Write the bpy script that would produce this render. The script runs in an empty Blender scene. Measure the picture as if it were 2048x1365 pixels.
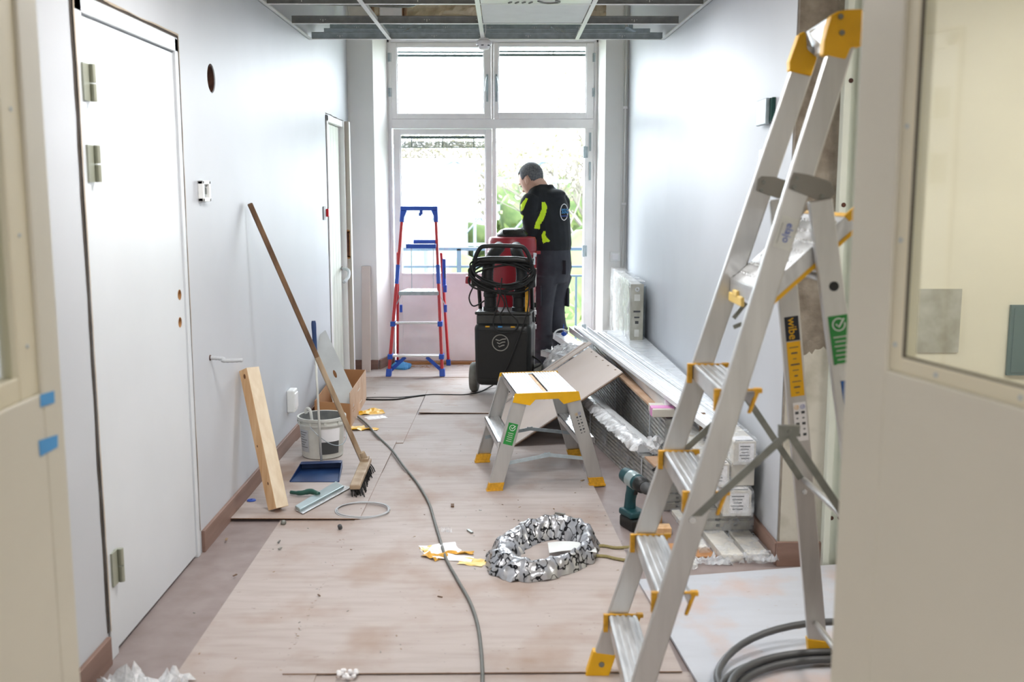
import bpy, bmesh, math, random
from mathutils import Vector as V, Matrix, noise
random.seed(7)
S = bpy.context.scene
COL = S.collection
# ------------------------------------------------------------------ camera, world, light, exposure
F_PX, CAM_H = 2050.0, 1.48
PITCH = math.atan((682.5 - 380) / F_PX)
YAW = math.atan(14 / F_PX)
cam_d = bpy.data.cameras.new('camera'); cam = bpy.data.objects.new('camera', cam_d); COL.objects.link(cam)
cam_d.sensor_width = 36.0; cam_d.lens = 36.0 * F_PX / 2048
cam.location = (0, 0, CAM_H); cam.rotation_euler = (math.pi / 2 - PITCH, 0, -YAW)
cam_d.clip_start = 0.05; cam_d.clip_end = 300
cam_d.dof.use_dof = True; cam_d.dof.focus_distance = 6.0; cam_d.dof.aperture_fstop = 3.2
S.camera = cam
S.view_settings.view_transform = 'Standard'; S.view_settings.look = 'None'
S.view_settings.gamma = 1; S.view_settings.use_curve_mapping = False
S.view_settings.exposure = 0.97
S.cycles.use_denoising = True
S.cycles.max_bounces = 10; S.cycles.diffuse_bounces = 6; S.cycles.glossy_bounces = 4
S.cycles.transparent_max_bounces = 12; S.cycles.sample_clamp_indirect = 6
S.cycles.caustics_reflective = False; S.cycles.caustics_refractive = False

W = bpy.data.worlds.new('overcast_sky'); S.world = W; W.use_nodes = True
nt = W.node_tree; nt.nodes.clear()
wo = nt.nodes.new('ShaderNodeOutputWorld'); wb = nt.nodes.new('ShaderNodeBackground')
wb.inputs[0].default_value = (0.86, 0.94, 1.0, 1); wb.inputs[1].default_value = 10.0
nt.links.new(wb.outputs[0], wo.inputs[0])

def area(name, loc, rot, sx, sy, power, color, portal=False):
    d = bpy.data.lights.new(name, 'AREA'); d.shape = 'RECTANGLE'; d.size = sx; d.size_y = sy
    d.energy = power; d.color = color
    o = bpy.data.objects.new(name, d); COL.objects.link(o); o.location = loc; o.rotation_euler = rot
    if portal: d.cycles.is_portal = True
    return o
area('window_portal', (-0.1, 8.95, 1.42), (math.radians(-90), 0, 0), 1.9, 2.85, 1, (1, 1, 1), True)
LAMPS = [(-0.3, 3.3, 13), (-0.1, -1.4, 56), (2.2, 2.6, 10)]  # added fill lamps out of view; interior light is implied, its source unseen
for lx, ly, lp in LAMPS:
    area('added_fill_light', (lx, ly, 2.40), (0, 0, 0), 0.58, 0.58, lp, (0.98, 0.98, 1.0))

area('light_panel_glow', (.16, 5.2, 2.425), (0, 0, 0), .56, .5, 11, (0.97, 0.98, 1.0))

# ------------------------------------------------------------------ measuring helpers (pixel ray meets a real plane)
_F = V((math.sin(YAW) * math.cos(PITCH), math.cos(YAW) * math.cos(PITCH), -math.sin(PITCH)))
_R = V((math.cos(YAW), -math.sin(YAW), 0)); _U = _R.cross(_F)
def ray(x, y): return _F + _R * ((x - 1024) / F_PX) - _U * ((y - 682.5) / F_PX)
def fl(x, y, z=0.0):
    d = ray(x, y); t = (z - CAM_H) / d.z; return V((d.x * t, d.y * t, z))
def at(x, y, Y):
    d = ray(x, y); t = Y / d.y; return V((d.x * t, Y, CAM_H + d.z * t))
def wx(x, y, X):
    d = ray(x, y); t = X / d.x; return V((X, d.y * t, CAM_H + d.z * t))

# ------------------------------------------------------------------ materials
def lin(c):
    c = c / 255.0
    return c / 12.92 if c <= 0.04045 else ((c + 0.055) / 1.055) ** 2.4
def rgb(r, g, b): return (lin(r), lin(g), lin(b), 1)
M = {}
def mat(name, col, rough=0.5, metal=0.0, spec=0.5, var=0.0, vs=8.0, col2=None, bump=0.0, bs=60.0, stretch=(1, 1, 1),
        trans=0.0, alpha=1.0, coat=0.0, emit=None, detail=4.0, ramp=(0.35, 0.7)):
    m = bpy.data.materials.new(name); m.use_nodes = True; n = m.node_tree.nodes; l = m.node_tree.links
    b = n['Principled BSDF']
    b.inputs['Base Color'].default_value = rgb(*col); b.inputs['Roughness'].default_value = rough
    b.inputs['Metallic'].default_value = metal; b.inputs['Specular IOR Level'].default_value = spec
    b.inputs['Transmission Weight'].default_value = trans; b.inputs['Alpha'].default_value = alpha
    b.inputs['Coat Weight'].default_value = coat
    if emit: b.inputs['Emission Color'].default_value = rgb(*emit[0]); b.inputs['Emission Strength'].default_value = emit[1]
    tc = n.new('ShaderNodeTexCoord'); mp = n.new('ShaderNodeMapping'); mp.inputs['Scale'].default_value = stretch
    l.new(tc.outputs['Object'], mp.inputs['Vector'])
    nz = n.new('ShaderNodeTexNoise'); nz.inputs['Scale'].default_value = vs; nz.inputs['Detail'].default_value = detail
    l.new(mp.outputs[0], nz.inputs['Vector'])
    c2 = col2 or tuple(max(0, c * (1 - max(var, 0.03))) for c in col)
    rp = n.new('ShaderNodeValToRGB'); rp.color_ramp.elements[0].position = ramp[0]; rp.color_ramp.elements[1].position = ramp[1]
    rp.color_ramp.elements[0].color = rgb(*col); rp.color_ramp.elements[1].color = rgb(*c2)
    l.new(nz.outputs['Fac'], rp.inputs['Fac']); l.new(rp.outputs['Color'], b.inputs['Base Color'])
    if bump:
        n2 = n.new('ShaderNodeTexNoise'); n2.inputs['Scale'].default_value = bs; n2.inputs['Detail'].default_value = 3
        l.new(mp.outputs[0], n2.inputs['Vector'])
        bp = n.new('ShaderNodeBump'); bp.inputs['Strength'].default_value = bump; bp.inputs['Distance'].default_value = 0.004
        l.new(n2.outputs['Fac'], bp.inputs['Height']); l.new(bp.outputs['Normal'], b.inputs['Normal'])
    M[name] = m; return m
def film(name, tint=(235, 240, 245), amt=0.35, rough=0.15, bump=0.9, bs=25):
    m = bpy.data.materials.new(name); m.use_nodes = True; n = m.node_tree.nodes; l = m.node_tree.links
    b = n['Principled BSDF']; b.inputs['Base Color'].default_value = rgb(*tint); b.inputs['Roughness'].default_value = rough
    b.inputs['Specular IOR Level'].default_value = 0.55
    tr = n.new('ShaderNodeBsdfTransparent'); mx = n.new('ShaderNodeMixShader')
    nz = n.new('ShaderNodeTexNoise'); nz.inputs['Scale'].default_value = bs; nz.inputs['Detail'].default_value = 4
    tc = n.new('ShaderNodeTexCoord'); l.new(tc.outputs['Object'], nz.inputs['Vector'])
    mr = n.new('ShaderNodeMapRange'); mr.inputs[1].default_value = 0.3; mr.inputs[2].default_value = 0.7
    mr.inputs[3].default_value = max(0, amt - 0.2); mr.inputs[4].default_value = min(1, amt + 0.25)
    l.new(nz.outputs['Fac'], mr.inputs[0]); l.new(mr.outputs[0], mx.inputs[0])
    bp = n.new('ShaderNodeBump'); bp.inputs['Strength'].default_value = bump; bp.inputs['Distance'].default_value = 0.01
    l.new(nz.outputs['Fac'], bp.inputs['Height']); l.new(bp.outputs['Normal'], b.inputs['Normal'])
    l.new(tr.outputs[0], mx.inputs[1]); l.new(b.outputs[0], mx.inputs[2]); l.new(mx.outputs[0], n['Material Output'].inputs[0])
    M[name] = m; return m
def glass(name, tint=(1, 1, 1, 1)):
    m = bpy.data.materials.new(name); m.use_nodes = True; n = m.node_tree.nodes; l = m.node_tree.links
    n.remove(n['Principled BSDF'])
    tr = n.new('ShaderNodeBsdfTransparent'); tr.inputs[0].default_value = tint
    gl = n.new('ShaderNodeBsdfGlossy'); gl.inputs['Roughness'].default_value = 0.02
    lw = n.new('ShaderNodeLayerWeight'); lw.inputs[0].default_value = 0.5
    pw = n.new('ShaderNodeMath'); pw.operation = 'POWER'; l.new(lw.outputs['Facing'], pw.inputs[0]); pw.inputs[1].default_value = 4
    ma = n.new('ShaderNodeMath'); ma.operation = 'MULTIPLY_ADD'; l.new(pw.outputs[0], ma.inputs[0]); ma.inputs[1].default_value = 0.7; ma.inputs[2].default_value = 0.025
    mx = n.new('ShaderNodeMixShader'); l.new(ma.outputs[0], mx.inputs[0]); l.new(tr.outputs[0], mx.inputs[1]); l.new(gl.outputs[0], mx.inputs[2])
    l.new(mx.outputs[0], n['Material Output'].inputs[0]); M[name] = m; return m

mat('wall_paint', (199, 203, 209), rough=0.45, spec=0.16, var=0.02, vs=1.5, bump=0.05, bs=9)
mat('wall_paint_matt', (234, 234, 232), rough=0.7, var=0.02, vs=2)
mat('white_gloss', (236, 238, 237), rough=0.3, var=0.01, vs=3)
mat('door_white', (216, 221, 226), rough=0.35, var=0.01, vs=2, bump=0.02, bs=30)
mat('window_white', (244, 244, 246), rough=0.35, var=0.01)
mat('cream_paint', (214, 207, 182), rough=0.45, var=0.02, vs=2, bump=0.05, bs=90)
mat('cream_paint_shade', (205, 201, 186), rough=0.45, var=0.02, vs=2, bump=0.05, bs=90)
mat('cream_light', (228, 224, 206), rough=0.5, var=0.02, vs=2)
mat('pale_green', (214, 220, 210), rough=0.4, var=0.02)
mat('concrete', (150, 142, 130), rough=0.95, vs=14, col2=(108, 98, 86), bump=1.0, bs=70, ramp=(0.3, 0.7), detail=8)
mat('concrete_smooth', (196, 193, 182), rough=0.9, vs=7, col2=(150, 146, 130), bump=0.25, bs=40, ramp=(0.5, 0.8), detail=8)
mat('rough_slab', (205, 194, 172), rough=0.95, vs=5, col2=(150, 132, 110), bump=1.0, bs=20, detail=8)
mat('linoleum', (148, 136, 134), rough=0.5, vs=9, col2=(132, 118, 115), bump=0.05, bs=60, detail=6)
mat('baseboard', (142, 114, 102), rough=0.55, vs=6, col2=(122, 96, 85), stretch=(1, .3, 4))
def board_mat(name, c1, c2, grain, stain, spot):
    m = mat(name, c1, rough=0.72); n = m.node_tree.nodes; l = m.node_tree.links; b = n['Principled BSDF']
    tc = n.new('ShaderNodeNewGeometry')
    def nz(scale, detail, st, lo, hi):
        mp = n.new('ShaderNodeMapping'); mp.inputs['Scale'].default_value = st; l.new(tc.outputs['Position'], mp.inputs['Vector'])
        t = n.new('ShaderNodeTexNoise'); t.inputs['Scale'].default_value = scale; t.inputs['Detail'].default_value = detail; l.new(mp.outputs[0], t.inputs['Vector'])
        r = n.new('ShaderNodeMapRange'); r.inputs[1].default_value = lo; r.inputs[2].default_value = hi; l.new(t.outputs['Fac'], r.inputs[0]); return r.outputs[0]
    def mix(fac, a, colr):
        x = n.new('ShaderNodeMix'); x.data_type = 'RGBA'; l.new(fac, x.inputs[0])
        if isinstance(a, tuple): x.inputs[6].default_value = a
        else: l.new(a, x.inputs[6])
        x.inputs[7].default_value = colr; return x.outputs[2]
    o = mix(nz(1.6, 5, (1, 1, 1), .35, .7), rgb(*c1), rgb(*c2))
    g = n.new('ShaderNodeMath'); g.operation = 'MULTIPLY'; l.new(nz(16, 6, (.25, 1.6, 1), .42, .75), g.inputs[0]); g.inputs[1].default_value = .5
    o = mix(g.outputs[0], o, rgb(*grain))
    g = n.new('ShaderNodeMath'); g.operation = 'MULTIPLY'; l.new(nz(3.2, 9, (1, .8, 1), .50, .74), g.inputs[0]); g.inputs[1].default_value = .75
    o = mix(g.outputs[0], o, rgb(*stain))
    g = n.new('ShaderNodeMath'); g.operation = 'MULTIPLY'; l.new(nz(48, 3, (.6, 1.4, 1), .69, .76), g.inputs[0]); g.inputs[1].default_value = .6
    o = mix(g.outputs[0], o, rgb(*spot)); l.new(o, b.inputs['Base Color'])
board_mat('hardboard', (172, 161, 156), (182, 173, 169), (152, 137, 128), (146, 118, 98), (116, 96, 82))
board_mat('dusty_board', (188, 193, 202), (182, 187, 196), (176, 180, 188), (196, 150, 118), (150, 124, 104))
mat('hardboard_edge', (150, 118, 92), rough=0.9, vs=12)
mat('hardboard_pale', (206, 195, 188), rough=0.7, vs=2, col2=(198, 184, 174), detail=6)
mat('bare_edge', (188, 181, 170), rough=0.7)
mat('alu', (204, 204, 202), rough=0.36, metal=0.7, var=0.06, vs=30, stretch=(1, 1, .1))
mat('alu_tread', (206, 207, 208), rough=0.33, metal=0.8, var=0.14, vs=20, stretch=(3, .5, 1))
mat('alu_bright', (230, 233, 235), rough=0.24, metal=0.6, var=0.05, vs=9)
mat('steel_grey', (138, 140, 134), rough=0.45, metal=0.7, var=0.1, vs=40)
mat('galv', (176, 190, 197), rough=0.4, metal=0.15, var=0.12, vs=25)
mat('galv_dark', (144, 148, 148), rough=0.42, metal=0.2, var=0.12, vs=25)
mat('plastic_grey', (138, 135, 127), rough=0.5, var=0.03)
mat('yellow', (236, 180, 14), rough=0.45, var=0.04, vs=20)
mat('yellow_worn', (226, 168, 40), rough=0.55, var=0.15, vs=60)
mat('yellow_pale', (238, 205, 120), rough=0.5)
mat('red', (150, 22, 38), rough=0.35, var=0.05)
mat('ladder_red', (190, 34, 44), rough=0.35, var=0.05)
mat('blue', (36, 84, 190), rough=0.4, var=0.05)
mat('dark_blue', (12, 40, 88), rough=0.45, vs=6, col2=(40, 72, 118), detail=6)
mat('black_plastic', (14, 16, 16), rough=0.4, vs=10, col2=(26, 28, 27), detail=6)
mat('black_rubber', (16, 16, 15), rough=0.6, var=0.1, vs=30)
mat('tank_grey', (34, 34, 32), rough=0.5, vs=10, col2=(54, 54, 50))
mat('tyre', (124, 124, 118), rough=0.8, vs=12, col2=(98, 98, 92))
mat('grey_cable', (104, 106, 102), rough=0.6, var=0.1, vs=30)
mat('conduit', (84, 86, 88), rough=0.45, var=0.1)
mat('pine', (232, 196, 150), rough=0.6, vs=5, col2=(210, 162, 112), stretch=(7, 7, .6), detail=5)
mat('pine_lit', (228, 214, 190), rough=0.65, vs=5, col2=(214, 196, 168), stretch=(7, 7, .6), detail=5)
mat('knot', (112, 70, 40), rough=0.7)
mat('old_wood', (128, 98, 70), rough=0.75, vs=18, col2=(86, 62, 44), detail=6, stretch=(1, 1, .3))
mat('wood_light_handle', (178, 160, 136), rough=0.7, vs=14, col2=(140, 116, 90), stretch=(1, 1, .2))
mat('cardboard', (186, 138, 94), rough=0.85, vs=4, col2=(170, 122, 80), bump=0.05)
mat('cardboard_light', (198, 168, 142), rough=0.85, vs=7, col2=(180, 144, 114), detail=6)
mat('carton_white', (216, 212, 202), rough=0.5, var=0.05)
mat('paper_white', (244, 244, 246), rough=0.7, var=0.03)
mat('paper_grey', (184, 188, 192), rough=0.7, var=0.03)
mat('print_dark', (70, 74, 78), rough=0.7)
mat('print_black', (24, 30, 40), rough=0.6)
mat('label_green', (38, 142, 62), rough=0.45)
mat('label_blue', (24, 92, 170), rough=0.45)
mat('label_text_blue', (46, 84, 180), rough=0.5)
mat('bucket_white', (214, 216, 210), rough=0.45, vs=8, col2=(190, 190, 182), detail=6)
mat('bucket_inside', (120, 122, 120), rough=0.8, vs=14, col2=(90, 94, 94), detail=6)
mat('dark_grey', (72, 74, 76), rough=0.6)
mat('hinge', (168, 172, 156), rough=0.4, metal=0.3)
mat('gap_dark', (70, 62, 56), rough=0.9)
mat('gap_foam', (190, 176, 158), rough=0.9, var=0.1, vs=30)
mat('hole_brown', (92, 58, 44), rough=0.9, vs=40, col2=(60, 40, 34))
mat('slot_wood', (176, 130, 82), rough=0.8)
mat('tape_blue', (74, 150, 208), rough=0.7)
mat('pink_tape', (226, 150, 206), rough=0.5)
mat('skin', (214, 172, 150), rough=0.5, var=0.05)
mat('hair_grey', (112, 114, 117), rough=0.8, vs=90, col2=(74, 76, 80), bump=0.5, bs=300)
mat('jacket', (20, 24, 28), rough=0.85, vs=10, col2=(28, 32, 38), bump=0.25, bs=18)
mat('hivis', (214, 250, 20), rough=0.5)
mat('trousers', (58, 60, 68), rough=0.9, vs=9, col2=(44, 46, 54), bump=0.3, bs=16)
mat('pocket', (50, 52, 60), rough=0.9)
mat('shoe', (18, 18, 20), rough=0.6)
mat('teal', (16, 66, 72), rough=0.5, var=0.05)
mat('green_handle', (36, 84, 74), rough=0.5)
mat('blade', (168, 184, 186), rough=0.3, metal=0.6)
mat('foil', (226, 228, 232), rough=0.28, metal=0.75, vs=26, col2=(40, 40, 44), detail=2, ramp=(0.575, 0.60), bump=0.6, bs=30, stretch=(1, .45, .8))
mat('twine', (150, 140, 96), rough=0.9)
mat('rail_blue', (50, 68, 84), rough=0.5)
mat('blind', (96, 116, 116), rough=0.6)
mat('panel_white', (226, 230, 230), rough=0.6)
mat('red_button', (214, 20, 34), rough=0.35)
mat('green_dark', (18, 64, 58), rough=0.25)
mat('radiator_white', (224, 224, 220), rough=0.4)
mat('grey_plate', (158, 156, 142), rough=0.5, vs=14, col2=(186, 186, 176), detail=6)
mat('metal_sheet', (206, 208, 206), rough=0.42, metal=0.25, vs=6, col2=(222, 224, 222), detail=6)
mat('ribbed_metal', (190, 188, 178), rough=0.35, metal=0.5, vs=14, col2=(140, 136, 124))
mat('profile_white', (240, 243, 246), rough=0.22, metal=0.0, var=0.03)
mat('grass', (70, 90, 42), rough=0.9, vs=2, col2=(104, 112, 62), detail=8)
mat('hedge', (58, 78, 40), rough=0.9, vs=3, col2=(90, 104, 60), detail=8)
mat('bark', (100, 95, 88), rough=0.9)
mat('spring_leaf', (124, 120, 98), rough=0.9, var=0.1)
mat('far_wall', (150, 152, 154), rough=0.8)
mat('scaffold', (84, 96, 106), rough=0.5)
mat('balcony_slab', (160, 160, 156), rough=0.9)
mat('lamp_face', (255, 250, 240), emit=((255, 244, 228), 6.0))
mat('shoe_sole', (60, 60, 60), rough=0.8)
film('plastic_wrap', amt=0.24, bump=0.35, bs=18)
film('plastic_wrap_thin', amt=0.14, rough=0.12, bump=0.4, bs=14)
film('crumpled_plastic', tint=(248, 250, 252), amt=0.55, rough=0.2, bs=30)
film('radiator_wrap', tint=(250, 250, 250), amt=0.35, rough=0.22, bump=.4, bs=12)
glass('pane_glass'); glass('door_glass', (0.97, 0.98, 0.95, 1))

# ------------------------------------------------------------------ mesh helpers
def origin_of(o): return V((0, 0, 0)) if o is None else V(o['_o'])
ALL = []
def tag(o, label=None, cat=None, group=None, kind=None):
    if label: o['label'] = label
    if cat: o['category'] = cat
    if group: o['group'] = group
    if kind: o['kind'] = kind
    return o
def thing(name, loc, label, cat, group=None):
    o = bpy.data.objects.new(name, None); COL.objects.link(o); o.location = V(loc); o['_o'] = tuple(V(loc))
    o.empty_display_size = 0.05; ALL.append(o)
    return tag(o, label, cat, group)
def perp(d, up=None):
    d = d.normalized(); up = V((0, 0, 1)) if up is None else V(up)
    if abs(d.dot(up.normalized())) > 0.98: up = V((0, 1, 0))
    s = d.cross(up).normalized(); return s, s.cross(d).normalized()
def smooth_path(pts, n=6):
    pts = [V(p) for p in pts]; out = []
    for i in range(len(pts) - 1):
        p0 = pts[max(i - 1, 0)]; p1 = pts[i]; p2 = pts[i + 1]; p3 = pts[min(i + 2, len(pts) - 1)]
        for k in range(n):
            t = k / n
            out.append(0.5 * ((2 * p1) + (p2 - p0) * t + (2 * p0 - 5 * p1 + 4 * p2 - p3) * t * t + (3 * p1 - p0 - 3 * p2 + p3) * t ** 3))
    out.append(pts[-1]); return out
class MB:
    def __init__(s): s.v = []; s.f = []; s.m = []
    def add(s, vs, fs, mi=0):
        b = len(s.v); s.v += [V(v) for v in vs]; s.f += [tuple(i + b for i in f) for f in fs]; s.m += [mi] * len(fs); return s
    def box(s, x0, x1, y0, y1, z0, z1, mi=0):
        return s.add([(x, y, z) for x in (x0, x1) for y in (y0, y1) for z in (z0, z1)],
                     [(0, 1, 3, 2), (4, 6, 7, 5), (0, 4, 5, 1), (2, 3, 7, 6), (0, 2, 6, 4), (1, 5, 7, 3)], mi)
    def obox(s, c, ax, ay, az, mi=0):      # centre and three half-extent vectors
        c, ax, ay, az = V(c), V(ax), V(ay), V(az)
        return s.add([c + ax * i + ay * j + az * k for i in (-1, 1) for j in (-1, 1) for k in (-1, 1)],
                     [(0, 1, 3, 2), (4, 6, 7, 5), (0, 4, 5, 1), (2, 3, 7, 6), (0, 2, 6, 4), (1, 5, 7, 3)], mi)
    def bar(s, p, q, w, h, up=None, mi=0):  # w along the side, h along up
        p, q = V(p), V(q); d = q - p; a, b = perp(d, up)
        return s.obox((p + q) / 2, a * w / 2, d / 2, b * h / 2, mi)
    def prism(s, poly, vec, mi=0):
        n = len(poly); vec = V(vec); vs = [V(p) for p in poly] + [V(p) + vec for p in poly]
        return s.add(vs, [tuple(range(n))[::-1], tuple(range(n, 2 * n))] + [(i, (i + 1) % n, n + (i + 1) % n, n + i) for i in range(n)], mi)
    def tube(s, pts, r, n=8, mi=0, flat=1.0):
        pts = [V(p) for p in pts]; k = len(pts); rs = r if isinstance(r, (list, tuple)) else [r] * k
        vs = []; d = (pts[1] - pts[0]).normalized(); a, b = perp(d)
        for i in range(k):
            dd = (pts[min(i + 1, k - 1)] - pts[max(i - 1, 0)]).normalized()
            a = (a - dd * a.dot(dd)).normalized(); b = dd.cross(a)
            for j in range(n):
                t = 2 * math.pi * j / n; vs.append(pts[i] + (a * math.cos(t) + b * math.sin(t) * flat) * rs[i])
        fs = [(i * n + j, i * n + (j + 1) % n, (i + 1) * n + (j + 1) % n, (i + 1) * n + j) for i in range(k - 1) for j in range(n)]
        fs += [tuple(range(n))[::-1], tuple(range((k - 1) * n, k * n))]
        return s.add(vs, fs, mi)
    def lathe(s, prof, c, axis=(0, 0, 1), n=24, mi=0, cap=True):
        axis = V(axis).normalized(); a, b = perp(axis, (1, 0, 0) if abs(axis.x) < .9 else (0, 1, 0)); c = V(c); vs = []
        for r, h in prof:
            for j in range(n):
                t = 2 * math.pi * j / n; vs.append(c + axis * h + (a * math.cos(t) + b * math.sin(t)) * r)
        k = len(prof)
        fs = [(i * n + j, i * n + (j + 1) % n, (i + 1) * n + (j + 1) % n, (i + 1) * n + j) for i in range(k - 1) for j in range(n)]
        if cap: fs += [tuple(range(n))[::-1], tuple(range((k - 1) * n, k * n))]
        return s.add(vs, fs, mi)
    def ellipsoid(s, c, ax, ay, az, n=16, m=10, mi=0):
        c, ax, ay, az = V(c), V(ax), V(ay), V(az); vs = [c - az]
        for i in range(1, m):
            p = -math.pi / 2 + math.pi * i / m
            for j in range(n):
                t = 2 * math.pi * j / n; vs.append(c + az * math.sin(p) + (ax * math.cos(t) + ay * math.sin(t)) * math.cos(p))
        vs.append(c + az); T = len(vs) - 1
        fs = [(0, 1 + (j + 1) % n, 1 + j) for j in range(n)]
        for i in range(m - 2):
            for j in range(n):
                a0 = 1 + i * n; fs.append((a0 + j, a0 + (j + 1) % n, a0 + n + (j + 1) % n, a0 + n + j))
        a0 = 1 + (m - 2) * n; fs += [(a0 + j, a0 + (j + 1) % n, T) for j in range(n)]
        return s.add(vs, fs, mi)
    def loft(s, rings, mi=0):
        n = len(rings[0]); vs = [V(p) for r in rings for p in r]; k = len(rings)
        fs = [(i * n + j, i * n + (j + 1) % n, (i + 1) * n + (j + 1) % n, (i + 1) * n + j) for i in range(k - 1) for j in range(n)]
        fs += [tuple(range(n))[::-1], tuple(range((k - 1) * n, k * n))]
        return s.add(vs, fs, mi)
    def grid(s, fn, nu, nv, mi=0):
        vs = [fn(i / nu, j / nv) for j in range(nv + 1) for i in range(nu + 1)]; w = nu + 1
        return s.add(vs, [(j * w + i, j * w + i + 1, (j + 1) * w + i + 1, (j + 1) * w + i) for j in range(nv) for i in range(nu)], mi)
    def mesh(s, name, mats, o, smooth=False, bevel=0):
        me = bpy.data.meshes.new(name); me.from_pydata([tuple(v - o) for v in s.v], [], s.f)
        for m in mats: me.materials.append(M[m])
        for p, mi in zip(me.polygons, s.m): p.material_index = mi
        bm = bmesh.new(); bm.from_mesh(me); bmesh.ops.recalc_face_normals(bm, faces=bm.faces)
        bm.to_mesh(me); bm.free()
        if smooth:
            for p in me.polygons: p.use_smooth = True
            if smooth is not True: me.set_sharp_from_angle(angle=math.radians(smooth))
        me.update(); return me
    def build(s, name, mats, parent=None, label=None, cat=None, group=None, kind=None, smooth=False, bevel=0, seg=2, solid=0, origin=None):
        mats = [mats] if isinstance(mats, str) else list(mats)
        if parent is not None: o0 = origin_of(parent)
        elif origin is not None: o0 = V(origin)
        else:
            xs = [v.x for v in s.v]; ys = [v.y for v in s.v]; zs = [v.z for v in s.v]
            o0 = V(((min(xs) + max(xs)) / 2, (min(ys) + max(ys)) / 2, min(zs)))
        me = s.mesh(name, mats, o0, smooth)
        o = bpy.data.objects.new(name, me); COL.objects.link(o); o['_o'] = tuple(o0); ALL.append(o)
        if parent is not None: o.parent = parent
        else: o.location = o0
        if solid:
            md = o.modifiers.new('thick', 'SOLIDIFY'); md.thickness = solid; md.offset = 0
        if bevel:
            md = o.modifiers.new('soft', 'BEVEL'); md.width = bevel; md.segments = seg; md.limit_method = 'ANGLE'; md.angle_limit = math.radians(40)
        return tag(o, label, cat, group, kind)
def st(name, mb, m, parent=None, **k):
    return mb.build(name, m, parent, kind=None if parent else 'structure', **k)
def evaluated(o):
    dg = bpy.context.evaluated_depsgraph_get(); me = bpy.data.meshes.new_from_object(o.evaluated_get(dg)); return me
def cut(o, cutters):
    for c in cutters:
        me = c.mesh('c', [o.data.materials[0].name], origin_of(o)); t = bpy.data.objects.new('c', me); COL.objects.link(t)
        t.location = o.matrix_world.translation if o.parent is None else (0, 0, 0)
        if o.parent is not None: t.location = origin_of(o)
        else: t.location = o.location
        bpy.context.view_layer.update()
        md = o.modifiers.new('cut', 'BOOLEAN'); md.object = t; md.operation = 'DIFFERENCE'; md.solver = 'EXACT'
        new = evaluated(o); o.modifiers.remove(md); old = o.data; o.data = new; bpy.data.objects.remove(t)
def remesh(mb, name, mats, parent, voxel, smooth_it=4, **k):
    o = mb.build(name, mats, parent, **k)
    md = o.modifiers.new('r', 'REMESH'); md.mode = 'VOXEL'; md.voxel_size = voxel
    s2 = o.modifiers.new('s', 'SMOOTH'); s2.iterations = smooth_it; s2.factor = 0.6
    bpy.context.view_layer.update(); me = evaluated(o); o.modifiers.clear(); o.data = me; me.name = name
    for p in me.polygons: p.use_smooth = True
    me.materials.clear()
    for m in ([mats] if isinstance(mats, str) else mats): me.materials.append(M[m])
    return o
def text(name, body, size, org, xdir, ydir, m, parent, extrude=0.0006, label=None, align='CENTER'):
    cu = bpy.data.curves.new(name, 'FONT'); cu.body = body; cu.size = size; cu.extrude = extrude; cu.align_x = align; cu.align_y = 'CENTER'
    cu.resolution_u = 3
    t = bpy.data.objects.new(name, cu); COL.objects.link(t); bpy.context.view_layer.update()
    me = evaluated(t); bpy.data.objects.remove(t)
    x = V(xdir).normalized(); y = (V(ydir) - x * x.dot(V(ydir))).normalized(); z = x.cross(y); o0 = origin_of(parent)
    mt = Matrix(((x.x, y.x, z.x, org[0] - o0.x), (x.y, y.y, z.y, org[1] - o0.y), (x.z, y.z, z.z, org[2] - o0.z), (0, 0, 0, 1)))
    me.transform(mt); me.materials.clear(); me.materials.append(M[m])
    o = bpy.data.objects.new(name, me); COL.objects.link(o); o.parent = parent; o['_o'] = tuple(o0)
    return tag(o, label)
def copy_tree(o, delta=(0, 0, 0), parent=None, label=None):
    c = o.copy(); COL.objects.link(c)
    if parent is not None: c.parent = parent
    else: c.location = o.location + V(delta)
    if label: c['label'] = label
    for ch in list(o.children): copy_tree(ch, parent=c)
    return c

# ================================================================== STRUCTURE
XL = -1.25
def XR(y): return 1.085 - (y - 3.92) * 0.0226
st('floor', MB().box(-3, 3.2, -4, 8.9, -0.12, 0), 'linoleum')
st('ceiling', MB().box(-3, 3.2, -4, 8.9, 3.05, 3.2), 'rough_slab')
w = MB()
D1, D2 = (3.065, 4.05), (7.30, 8.10)
for y0, y1, z0, z1 in ((0.9, D1[0], 0, 3.05), (D1[0], D1[1], 2.065, 3.05), (D2[0], D2[1], 2.0, 3.05), (D2[1], 8.9, 0, 3.05)):
    w.box(XL - 0.14, XL, y0, y1, z0, z1)
w.box(-1.75, -1.65, 0.9, 8.9, 0, 3.05)
st('wall_left', w, 'wall_paint')
wl = st('wall_left', MB().box(XL - 0.14, XL, D1[1], D2[0], 0, 3.05), 'wall_paint')
hc = V((XL, 4.49, 1.95))
cut(wl, [MB().lathe([(0.058, -0.13), (0.062, 0.05)], hc, (1, 0, 0), 28)])
hb = MB().lathe([(0.064, -0.14), (0.064, -0.128)], hc, (1, 0, 0), 24); hb.add([hc + V((-0.004, 0.012 * i - .01, 0.055 + .018 * (i % 2))) for i in range(3)] + [hc + V((-0.004, .0, 0.045))], [(0, 1, 2), (0, 2, 3)])
for k in range(24):
    a0, a1 = k / 24 * 2 * math.pi, (k + 1) / 24 * 2 * math.pi; r = 0.0575
    hb.add([hc + V((dx, r * math.cos(a), r * math.sin(a))) for dx, a in ((-.13, a0), (-.004, a0), (-.004, a1), (-.13, a1))], [(0, 1, 2, 3)])
hb.build('drilled_hole', 'hole_brown', wl)
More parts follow.
